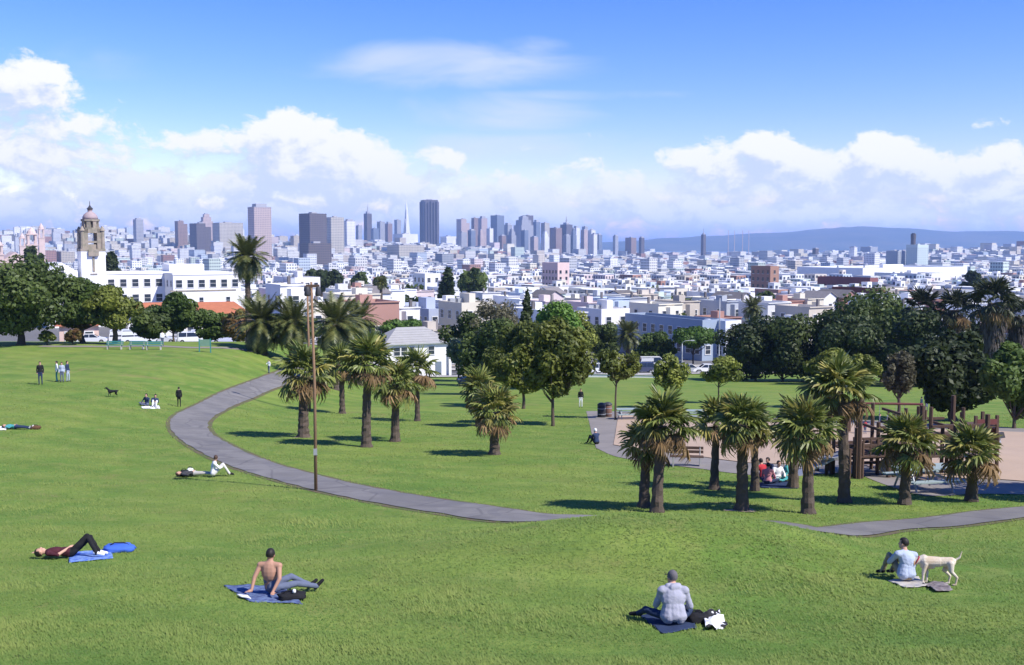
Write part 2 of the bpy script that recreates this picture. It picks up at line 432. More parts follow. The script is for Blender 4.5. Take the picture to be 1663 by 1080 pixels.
# heading south-west the path is laid a little wider
pw = PATHW * (1 + .08 * np.clip((PATHC[:, 1] - 45) / 25, 0, 1)) * (1 - .26 * np.clip((PATHC[:, 0] - 3) / 5, 0, 1))
def path_material():
    m = bpy.data.materials.new('path_asphalt'); m.use_nodes = True; N = NG(m.node_tree); bs = N.t.nodes['Principled BSDF']
    g = N.new('ShaderNodeNewGeometry'); P = g.outputs['Position']
    c = N.mix(N.ss(N.noise(P, .5, 5, .6, .5), .35, .65), (.150, .140, .130, 1), (.200, .188, .172, 1))
    c = N.mix(N.m('MULTIPLY', N.ss(N.noise(P, .22, 3, .5, 1.5), .58, .60), .35), c, (.11, .105, .11, 1))
    vo = N.new('ShaderNodeTexVoronoi'); vo.feature = 'DISTANCE_TO_EDGE'; vo.inputs['Scale'].default_value = .45
    wv = N.new('ShaderNodeMix', data_type='VECTOR'); wv.inputs[0].default_value = .12; N.L.new(P, wv.inputs[4]); N.L.new(N.noise(P, 1.2, 4, .6, 0, 1), wv.inputs[5]); N.L.new(wv.outputs[1], vo.inputs['Vector'])
    c = N.mix(N.m('MULTIPLY', N.ss(vo.outputs['Distance'], .0, .03, 1.0, 0.0), .5), c, (.07, .065, .065, 1))
    f = N.m('MULTIPLY_ADD', N.noise(P, 30, 4, .7), .5, .75); N.put(bs.inputs['Base Color'], N.mix(1.0, c, N.comb(f, f, f), 'MULTIPLY')); bs.inputs['Roughness'].default_value = .92
    return m
M_path = path_material()
je = np.array([[.10 * mnoise.noise(Vector((p[0] * .9, p[1] * .9, 0))) + .05 * mnoise.noise(Vector((p[0] * 3, p[1] * 3, 2))), .10 * mnoise.noise(Vector((p[0] * .9, p[1] * .9, 9))) + .05 * mnoise.noise(Vector((p[0] * 3, p[1] * 3, 7)))] for p in PATHC])
props(ribbon('path', PATHC + nrm * (pw + je[:, 0])[:, None], PATHC - nrm * (pw + je[:, 1])[:, None], M_path, 6, .035), kind='structure')
M_earth = mat('worn_earth', (.14, .105, .06), .95, .3, 2.0, col2=(.09, .11, .035))
props(ribbon('path_verge', PATHC - nrm * (pw + .26)[:, None], PATHC + nrm * (pw + .26)[:, None], M_earth, 6, .012), kind='structure')
def path_dist(x, y):
    d = np.full(np.shape(x), 1e9)
    for i in range(0, len(PATHC), 2):
        d = np.minimum(d, np.hypot(x - PATHC[i, 0], y - PATHC[i, 1]) - pw[i])
    return d

# streets along the far edge of the park
rd = resample(ROAD, 3.0); rd = np.array([tuple(p) for p in rd]); tr_ = np.gradient(rd, axis=0); tr_ /= np.linalg.norm(tr_, axis=1)[:, None]
nn = np.stack([-tr_[:, 1], tr_[:, 0]], 1)
props(ribbon('road', rd - nn * 5.5, rd + nn * 5.5, M_asphalt, 6, .02), kind='structure')
for nm, o0, o1 in (('pavement', -8.5, -5.6), ('pavement', 5.6, 9.0)):
    pv = ribbon(nm, rd + nn * o0, rd + nn * o1, M_concrete, 3, .14); props(pv, kind='structure')
for off in (-.9, .9):
    props(ribbon('road_marking', rd + nn * (off - .08), rd + nn * (off + .08), M_white, 1, .028), kind='structure')

# far-left strip of paving on the crest
Lp = [G(px, py) for px, py in ((60, 563.5), (150, 564), (240, 563), (330, 566), (420, 574))]
s1 = resample([tuple(p[:2]) for p in Lp], 1.5); s1 = np.array([tuple(p) for p in s1])
props(ribbon('crest_path', s1, s1 + np.array([0, 1.6]), mat('crest_gravel', (.24, .21, .18), .95, .2, 1.0), 3, .03), kind='structure')

# playground: paving with a sand pit inside it
lo_px = [(968, 728), (1000, 742), (1060, 752), (1140, 762), (1220, 772), (1300, 772), (1380, 768), (1430, 785), (1500, 806), (1570, 803), (1640, 803), (1720, 806)]
hi_px = [(952, 668), (985, 668), (1060, 672), (1140, 675), (1220, 678), (1300, 680), (1380, 682), (1440, 684), (1500, 688), (1570, 690), (1640, 695), (1720, 699)]
def edge_pts(pxs): return np.array([tuple(p) for p in resample([tuple(G(*p)[:2]) for p in pxs], 1.0)])
def rs(a, n): 
    t = np.linspace(0, 1, n); s = np.linspace(0, 1, len(a)); return np.stack([np.interp(t, s, a[:, 0]), np.interp(t, s, a[:, 1])], 1)
Lo = rs(edge_pts(lo_px), 90); Hi = rs(edge_pts(hi_px), 90)
M_pave = mat('playground_paving', (.25, .225, .20), .9, .16, .5, col2=(.20, .18, .16))
props(ribbon('playground_paving', Lo, Hi, M_pave, 30, .02), kind='structure')
sl_, sh_ = Lo + (Hi - Lo) * .14, Lo + (Hi - Lo) * .88
props(ribbon('sand_pit', sl_[9:], sh_[9:], M_sand, 26, .05), kind='structure')

# distant ridge across the bay and the water before it
def ridge():
    n = 140; V = []; px0, px1 = 400, 2300
    prof = [(400, 398), (700, 397), (960, 394), (1030, 391), (1100, 386), (1190, 381), (1280, 377), (1340, 371), (1390, 367.5), (1440, 370), (1500, 373), (1560, 377), (1620, 375), (1660, 376), (1800, 372), (2000, 380), (2300, 392)]
    Y = 11500.0
    for i in range(n + 1):
        px = px0 + (px1 - px0) * i / n; py = np.interp(px, [p[0] for p in prof], [p[1] for p in prof])
        x = (px - CX) / FPX * Y; top = (HOR - py) / FPX * Y
        top += 10 * mnoise.noise(Vector((px * .02, 0, 0))) + 8 * mnoise.noise(Vector((px * .07, 3, 0)))
        for k in range(9):
            t = k / 8; yy = Y - 2000 * (1 - t) + 160 * mnoise.noise(Vector((i * .25, k * .6, 1)))
            zz = -46 + (top + 46) * (t ** .8) + 22 * t * (1-t) * 4 * mnoise.noise(Vector((i * .3, k * .7, 5)))
            V.append((x * yy / Y, yy, zz if k < 8 else top))
        V.append((x * 1.1, Y + 2500, -60))
    w = 10; F = [(i*w+k, (i+1)*w+k, (i+1)*w+k+1, i*w+k+1) for i in range(n) for k in range(w-1)]
    me = bpy.data.meshes.new('hills'); me.from_pydata(V, [], F); me.update()
    me.materials.append(mat('hill_scrub', (.05, .065, .04), .95, .35, .0016, col2=(.08, .08, .05)))
    me.polygons.foreach_set('use_smooth', [True] * len(F))
    return props(link(bpy.data.objects.new('hills', me)), kind='structure')
ridge()
mb = MB(); mb.add([(-12000, 6600, -45.5), (14000, 5200, -45.5), (16000, 10200, -45.5), (-14000, 10200, -45.5)], [(0, 1, 2, 3)])
props(mb.build('bay_water', mat('bay_water', (.05, .09, .13), .15, .1, .001, spec=.5)), kind='structure')

# ------------------------------------------------------------------ air: one even volume round the whole place
mb = MB(); mb.box((0, 8500, 90), (60000, 56000, 330))
hz = mb.build('haze', None or bpy.data.materials.new('haze')); hm = hz.data.materials[0]; hm.use_nodes = True
hm.node_tree.nodes.clear(); Nh = NG(hm.node_tree)
pv = Nh.new('ShaderNodeVolumePrincipled'); pv.inputs['Color'].default_value = (.40, .60, 1.0, 1); pv.inputs['Density'].default_value = 8.0e-5
pv.inputs['Anisotropy'].default_value = .1
oh = Nh.new('ShaderNodeOutputMaterial'); Nh.L.new(pv.outputs[0], oh.inputs['Volume'])
props(hz, kind='stuff', label='thin pale blue haze lying over the whole city and park', cat='haze')

# ------------------------------------------------------------------ vegetation
def set_tone(me, tone):
    a = me.attributes.new('tone', 'FLOAT', 'FACE'); a.data.foreach_set('value', np.ascontiguousarray(tone, np.float32))

L_olive = leaf_mat('leaf_olive', (.068, .098, .018), (.255, .280, .046))
L_dark = leaf_mat('leaf_dark', (.032, .056, .014), (.120, .160, .034))
L_deep = leaf_mat('leaf_deep', (.022, .038, .012), (.066, .092, .026))
L_mid = leaf_mat('leaf_mid', (.045, .085, .016), (.120, .175, .032))
L_bright = leaf_mat('leaf_bright', (0.054, 0.116, 0.016), (0.132, 0.232, 0.034))
L_rust = leaf_mat('leaf_rust', (0.155, 0.070, 0.031), (0.186, 0.155, 0.046))
L_twig = leaf_mat('twig_grey', (.085, .080, .045), (.17, .155, .085))
L_fan = leaf_mat('fan_green', (.075, .110, .022), (.220, .240, .055), .2, .45)
L_fanyel = leaf_mat('fan_yellow', (.165, .160, .030), (.330, .290, .080), .2, .5)
L_fandry = leaf_mat('fan_dry', (.14, .085, .035), (.26, .17, .075), .15, .7)
L_feather = leaf_mat('feather_green', (0.054, 0.074, 0.022), (0.171, 0.174, 0.053), .15, .45)
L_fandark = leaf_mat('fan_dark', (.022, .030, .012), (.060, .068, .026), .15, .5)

def leaf_cloud(clumps, n, size, rng, inner=.22, updir=.25):
    """n folded leaves spread through ellipsoid clumps; returns V, F(quads), tone"""
    vol = np.array([c[1][0] * c[1][1] * c[1][2] for c in clumps]) ** .67
    pick = rng.choice(len(clumps), n, p=vol / vol.sum())
    C = np.array([c[0] for c in clumps])[pick]; Rd = np.array([c[1] for c in clumps])[pick]
    u = rng.normal(size=(n, 3)); u /= np.linalg.norm(u, axis=1)[:, None]
    r = np.where(rng.random(n) < inner, rng.uniform(.3, .8, n), rng.uniform(.78, 1.1, n))
    P = C + u * Rd * r[:, None]
    nrm = u + rng.normal(scale=.55, size=(n, 3)) + np.array([0, 0, updir]); nrm /= np.linalg.norm(nrm, axis=1)[:, None]
    t = np.cross(nrm, rng.normal(size=(n, 3))); t /= np.linalg.norm(t, axis=1)[:, None]; b = np.cross(nrm, t)
    s = size * rng.uniform(.6, 1.35, n)[:, None]
    fold = nrm * s * .18
    V = np.stack([P - t*s, P - b*s*.55 + fold, P + t*s, P + b*s*.55 - fold], 1).reshape(-1, 3)
    F = np.arange(4 * n).reshape(n, 4)
    ct = rng.random(len(clumps))[pick]
    tone = np.clip(.62 * ct + .34 * rng.random(n) + .06, 0, 1)
    return V, F, tone

def tree(name, label, base, Ht, halfw, crown_bot, lm, n=5000, leaf=.16, seed=0, cat='tree', group=None, trunk_r=None, shape='round', depth=None, lean=0.0, nclump=13, bark=None):
    rng = np.random.default_rng(seed + 100); rd = random.Random(seed)
    T = thing(name, label, cat, base, 0, group)
    ch = Ht - crown_bot; cz = crown_bot + ch / 2; depth = depth or halfw * .85
    clumps = []
    if shape == 'cone':
        for k in range(nclump + 5):
            t = (k + .5) / (nclump + 5); w = halfw * (1 - t) ** .8 + .12; a = rd.uniform(0, 6.28)
            clumps.append(((lean + .35 * w * math.cos(a), .35 * w * math.sin(a), crown_bot + ch * t * .97), (w * .8, w * .8, ch / (nclump + 5) * 1.5)))
    else:
        for k in range(nclump):
            zz = rd.uniform(-1, 1); a = rd.uniform(0, 6.28) + k * 2.4; q = math.sqrt(max(0, 1 - zz * zz)) * rd.uniform(.50, 1.04)
            if shape == 'flat': zz = abs(zz) * .8 - .2
            c = (lean + halfw * q * math.cos(a), depth * q * math.sin(a), cz + ch / 2 * zz * .72)
            s = rd.uniform(.16, .42)
            clumps.append((c, (halfw * s * 1.15, depth * s * 1.15, ch * .5 * s * 1.05)))
        clumps.append(((lean, 0, cz), (halfw * .5, depth * .5, ch * .3)))
    V, F, tone = leaf_cloud(clumps, n, leaf, rng)
    me = npmesh('crown', V, F, lm); set_tone(me, tone)
    cr = link(bpy.data.objects.new('crown', me), T); cr['kind'] = 'stuff'
    tr = trunk_r or max(.06, Ht * .02)
    mb = MB(); top = Vector((lean * .7, 0, cz))
    pts = [Vector((0, 0, -.15)), Vector((.02, 0, .12)), Vector((lean * .15 + tr * rd.uniform(-.6, .6), 0, crown_bot * .55)), Vector((lean * .4, 0, crown_bot)), top, top + Vector((0, 0, ch * .3))]
    mb.tube(pts, [tr * 1.5, tr * 1.1, tr * .92, tr * .8, tr * .45, tr * .12], 8)
    for c in clumps[:9]:
        st = Vector((lean * .35, 0, crown_bot * rd.uniform(.75, 1.05))); en = Vector(c[0])
        mid = st.lerp(en, .5) + Vector((0, 0, -.06 * ch))
        mb.tube([st, mid, en], [tr * .5, tr * .3, tr * .08], 5)
    mb.build('trunk', bark or M_bark, T, True)
    return T

# ---- fan palms -----------------------------------------------------
def fan_mesh(name, m, droop, arch, nseg=25, spread=118, seed=0):
    rd = random.Random(seed); mb = MB(); tone = []
    def P(s): return Vector((.42 * s, 0, arch * .42 * s * (1 - .5 * s)))
    a, b, c = P(0), P(.5), P(1)
    for p, q in ((a, b), (b, c)):
        mb.add([p + Vector((0, -.012, 0)), p + Vector((0, .012, 0)), q + Vector((0, .010, 0)), q + Vector((0, -.010, 0))], [(0, 1, 2, 3)]); tone.append(.9)
    for k in range(nseg):
        th = R(-spread + 2 * spread * k / (nseg - 1) + rd.uniform(-3, 3)); ln = .58 * (1 - .28 * (abs(th) / R(spread)) ** 2) * rd.uniform(.72, 1.15)
        d = Vector((math.cos(th), math.sin(th), 0)); w = Vector((-d.y, d.x, 0)); wd = .0175
        m1 = c + d * ln * .48 + Vector((0, 0, .03 - droop * .05)); m2 = c + d * ln * .8 + Vector((0, 0, -.02 - droop * .16)); tp = c + d * ln * (1 - .2 * droop) + Vector((0, 0, -.05 - droop * .42))
        zf = Vector((0, 0, .022 * (1 if k % 2 else -1)))
        mb.add([c, m1 - w * wd * 1.25 + zf, m1 + w * wd * 1.25 - zf, m2 - w * wd + zf, m2 + w * wd - zf, tp], [(0, 1, 2), (1, 3, 4, 2), (3, 5, 4)])
        t = rd.random(); tone += [t * .8, t, min(1, t + .25)]
    me = mb.mesh(name, m); set_tone(me, tone); return me
FANS = {}
for nm, m in (('green', L_fan), ('yellow', L_fanyel), ('dry', L_fandry), ('dark', L_fandark)):
    FANS[nm] = [fan_mesh('frond', m, dr, ar, seed=i) for i, (dr, ar) in enumerate(((.03, .35), (.28, .3), (.75, .1)))]

def palm_trunk(T, Ht, r0, r1, lean, rd, shag=0.0):
    mb = MB(); n = 11; rings = max(10, int(Ht / .16)); V = []; F = []
    for i in range(rings + 1):
        t = i / rings; r = r0 + (r1 - r0) * t + r0 * .55 * math.exp(-t * Ht / .28)
        for k in range(n):
            a = 2 * math.pi * k / n; q = r * (1 + .07 * math.sin(a * 3 + i * 1.7) + (.06 if i % 2 else -.04) + rd.uniform(-.05, .05))
            V.append((lean[0] * t * t + q * math.cos(a), lean[1] * t * t + q * math.sin(a), -.12 + (Ht + .12) * t))
    for i in range(rings):
        for k in range(n): F.append((i*n+k, i*n+(k+1) % n, (i+1)*n+(k+1) % n, (i+1)*n+k))
    F.append(tuple(rings * n + k for k in range(n)))
    mb.add(V, F); mb.build('trunk', M_palmbark, T, False)

def fan_palm(label, base, Ht, Rw, tr, seed, group, nf=44, yellow=.3, dry=.26, hang=1.0, dark=False, name='fan_palm', lean=None):
    rd = random.Random(seed); T = thing(name, label, 'palm tree', base, rd.uniform(0, 6.28), group)
    Hc = Ht - Rw * .72; ln = lean or (rd.uniform(-.28, .28), rd.uniform(-.2, .2))
    palm_trunk(T, Hc, tr, tr * .8, ln, rd)
    top = Vector((ln[0], ln[1], Hc))
    nf = int(nf * .82)
    for k in range(nf):
        t = (k + .5) / nf                      # 0 = top leaf, 1 = lowest
        el = R(84 - 132 * t ** .88 * hang - rd.uniform(-9, 9)); azm = k * 2.39996 + rd.uniform(-.25, .25)
        q = rd.random()
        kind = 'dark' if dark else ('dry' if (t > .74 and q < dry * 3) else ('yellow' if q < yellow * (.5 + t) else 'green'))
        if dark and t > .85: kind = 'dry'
        o = bpy.data.objects.new('frond', FANS[kind][0 if t < .3 else (1 if t < .72 else 2)]); link(o, T)
        s = Rw * rd.uniform(.74, 1.18)
        o.location = top + Vector((0, 0, (.5 - t) * tr * 1.6)) + Vector((math.cos(azm), math.sin(azm), 0)) * tr * .6
        o.rotation_euler = (Matrix.Rotation(azm, 3, 'Z') @ Matrix.Rotation(-el, 3, 'Y') @ Matrix.Rotation(rd.uniform(-.5, .5), 3, 'X')).to_euler()
        o.scale = (s, s, s)
    return T

def palm_px(bx, by, top, hw, tw, seed, label, group, **kw):
    b = G(bx, by); k = mpp(b.y)
    return fan_palm(label, b, (by - top) * k, hw * k * 1.04, tw * k * .39, seed, group, **kw)
gl = 'short fan palms inside the bend of the path'; gr = 'short fan palms along the playground edge'
palm_px(493, 710, 570, 46, 22, 1, 'fan palm behind the tall wooden lamp pole, pale ring at its foot', gl)
palm_px(595, 726, 556, 45, 20, 2, 'tallest stout fan palm of the lawn group, between wooden pole and white clubhouse', gl, nf=50)
palm_px(642, 717, 592, 40, 18, 3, 'low spreading fan palm just beside the tallest palm of the lawn group', gl)
palm_px(678, 684, 574, 36, 11, 4, 'slender fan palm standing in front of the white clubhouse', gl, nf=34, yellow=.15)
palm_px(556, 672, 566, 34, 12, 5, 'darker fan palm behind the tallest palm of the lawn group', gl, nf=38, yellow=.1)
palm_px(803, 738, 636, 42, 20, 6, 'lone yellowing fan palm on open lawn with brown lower leaves', gl, yellow=.55, dry=.2)
palm_px(778, 692, 607, 36, 14, 7, 'green fan palm directly behind the lone yellowing palm', gl, yellow=.2)
palm_px(1067, 832, 648, 56, 24, 8, 'stout fan palm with a second trunk close beside it, near the path', gr, nf=54)
palm_px(1046, 824, 690, 42, 22, 9, 'low crowned fan palm crowded against its stouter twin by the path', gr, nf=36, yellow=.4)
palm_px(1160, 795, 655, 40, 18, 10, 'fan palm behind the pair of twin palms at the playground paving', gr, nf=40)
palm_px(1205, 829, 650, 47, 25, 11, 'full round fan palm with straight dark trunk and worn earth at its foot', gr, nf=54, yellow=.2)
palm_px(1226, 797, 668, 36, 17, 12, 'fan palm half hidden behind the full round palm', gr, nf=36)
palm_px(1312, 834, 662, 54, 25, 13, 'weeping yellow green fan palm between the picnic group and the path', gr, nf=56, yellow=.5)
palm_px(1288, 792, 655, 40, 20, 14, 'reddish tinged fan palm beside the seated picnic group', gr, nf=40, yellow=.45, dry=.25)
palm_px(1371, 816, 590, 56, 24, 15, 'tallest fan palm by the playground with high open crown', gr, nf=50, yellow=.2)
palm_px(1469, 819, 682, 50, 22, 16, 'fan palm before the picnic table with drooping lower leaves', gr, nf=50)
palm_px(1578, 814, 698, 48, 22, 17, 'fan palm in front of the dark shaded end of the sand', gr, nf=44, dry=.3)

# pale worn rings of earth at two palm feet
for bx, by in ((493, 710), (1205, 829)):
    b = G(bx, by); mb = MB(); n = 18; V = [(b.x, b.y, h1(b.x, b.y) + .03)]
    for k in range(n):
        a = 6.283 * k / n; rr = .42 + .1 * math.sin(a * 3 + bx); V.append((b.x + rr * 1.2 * math.cos(a), b.y + rr * math.sin(a), h1(b.x + rr * math.cos(a), b.y + rr * math.sin(a)) + .015))
    mb.add(V, [(0, 1 + k, 1 + (k + 1) % n) for k in range(n)]); props(mb.build('bare_earth', mat('bare_earth', (.30, .24, .17), .95, .2, 5)), kind='structure')

# ---- feather palms ---------------------------------------------------
def feather_mesh(name, m, bend, nl=24, seed=0):
    rd = random.Random(seed); mb = MB(); tone = []
    def P(s): return Vector((s * (1 - .16 * bend * s), 0, .28 * s - .62 * bend * s * s))
    for i in range(4):
        p, q = P(i / 4), P((i + 1) / 4); w = .012 * (1 - i / 5)
        mb.add([p + Vector((0, -w, 0)), p + Vector((0, w, 0)), q + Vector((0, w * .8, 0)), q + Vector((0, -w * .8, 0))], [(0, 1, 2, 3)]); tone.append(.9)
    for i in range(nl):
        s = .12 + .87 * i / (nl - 1); c = P(s); t = (P(min(1, s + .02)) - P(s - .02)).normalized(); ln = .23 * (math.sin(math.pi * min(.95, s * .9 + .1)) ** .6) + .03
        for sd in (-1, 1):
            d = (t * .6 + Vector((0, sd, 0)) * .8 + Vector((0, 0, .14 - .3 * rd.random()))).normalized(); e = c + d * ln * rd.uniform(.85, 1.1) + Vector((0, 0, -.03))
            w = t * .022
            mb.add([c - w, c + w, e], [(0, 1, 2)]); tone.append(rd.random())
    me = mb.mesh(name, m); set_tone(me, tone); return me
FEATH = [feather_mesh('frond', L_feather, b, seed=i) for i, b in enumerate((.35, .8, 1.25))]
def feather_palm(label, base, Ht, Rw, tr, seed, group, nf=84, name='date_palm'):
    rd = random.Random(seed); T = thing(name, label, 'palm tree', base, rd.uniform(0, 6.28), group)
    Hc = Ht - Rw * .62; palm_trunk(T, Hc, tr, tr * .95, (rd.uniform(-.1, .1), 0), rd)
    for k in range(nf):
        t = (k + .5) / nf; el = R(80 - 118 * t ** .9 + rd.uniform(-8, 8)); azm = k * 2.39996 + rd.uniform(-.2, .2)
        o = bpy.data.objects.new('frond', FEATH[0 if t < .25 else (1 if t < .65 else 2)]); link(o, T); s = Rw * rd.uniform(.95, 1.15)
        o.location = (math.cos(azm) * tr * .5, math.sin(azm) * tr * .5, Hc + (.5 - t) * tr)
        o.rotation_euler = (Matrix.Rotation(azm, 3, 'Z') @ Matrix.Rotation(-el + .3, 3, 'Y') @ Matrix.Rotation(rd.uniform(-.3, .3), 3, 'X')).to_euler(); o.scale = (s, s, s)
    return T
gd = 'feather palms behind the lawn group'
for px, Y, top, hw, tw, seed, lab in (
    (404, 122, 394, 38, 9, 21, 'tall date palm rising high above all the other park trees'),
    (424, 112, 494, 48, 16, 22, 'bushy date palm by the upper end of the path'),
    (545, 104, 496, 50, 16, 23, 'dark date palm behind the wooden lamp pole'),
    (582, 118, 498, 36, 14, 24, 'dark date palm close beside the clubhouse roof'),
    (476, 112, 498, 44, 14, 25, 'date palm between the path end and the wooden pole'),
    (1222, 205, 488, 20, 7, 26, 'small date palm on the street beyond the field'),
    (1020, 182, 528, 24, 8, 27, 'short date palm among the street trees past the parked cars'),
    (620, 230, 452, 11, 5, 28, 'slim palm among the white houses above the clubhouse')):
    b = A(px, Y); top_z = zat(px, top, Y); feather_palm(lab, b, top_z - b.z, hw * mpp(Y), tw * mpp(Y) * .5, seed, gd)

# tall shaggy fan palms in the grove on the far side of the playground
def shaggy(px, Y, top, hw, seed, lab):
    b = A(px, Y); k = mpp(Y); Ht = zat(px, top, Y) - b.z
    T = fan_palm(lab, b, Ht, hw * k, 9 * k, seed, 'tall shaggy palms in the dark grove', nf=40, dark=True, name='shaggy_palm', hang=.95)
    rng = np.random.default_rng(seed); n = 900; Hc = Ht - hw * k * .8
    t = rng.random(n); a = rng.random(n) * 6.283; r = hw * k * (.42 + .16 * rng.random(n)) * (.55 + .45 * t); z = Hc * (.28 + .72 * t)
    P = np.stack([r * np.cos(a), r * np.sin(a), z], 1); tdir = np.stack([-np.sin(a), np.cos(a), np.zeros(n)], 1); dn = np.stack([.2 * np.cos(a), .2 * np.sin(a), -np.ones(n)], 1)
    s = (.22 + .2 * rng.random(n))[:, None]
    V = np.stack([P - tdir * s * .25, P + tdir * s * .25, P + dn * s * 2.4 + tdir * s * .2 * rng.normal(size=(n, 1)), P + dn * s * 1.4 - tdir * s * .3], 1).reshape(-1, 3)
    me = npmesh('skirt', V, np.arange(4 * n).reshape(n, 4), leaf_mat('skirt_dry', (.055, .045, .038), (.12, .10, .085), .1, .8)); set_tone(me, rng.random(n))
    o = link(bpy.data.objects.new('skirt', me), T); o['kind'] = 'stuff'
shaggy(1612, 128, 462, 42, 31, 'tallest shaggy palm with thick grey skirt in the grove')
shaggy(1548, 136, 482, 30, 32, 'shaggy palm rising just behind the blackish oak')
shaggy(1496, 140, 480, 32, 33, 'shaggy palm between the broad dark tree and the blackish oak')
shaggy(1652, 134, 492, 30, 34, 'shaggy palm next to the tallest one in the grove')

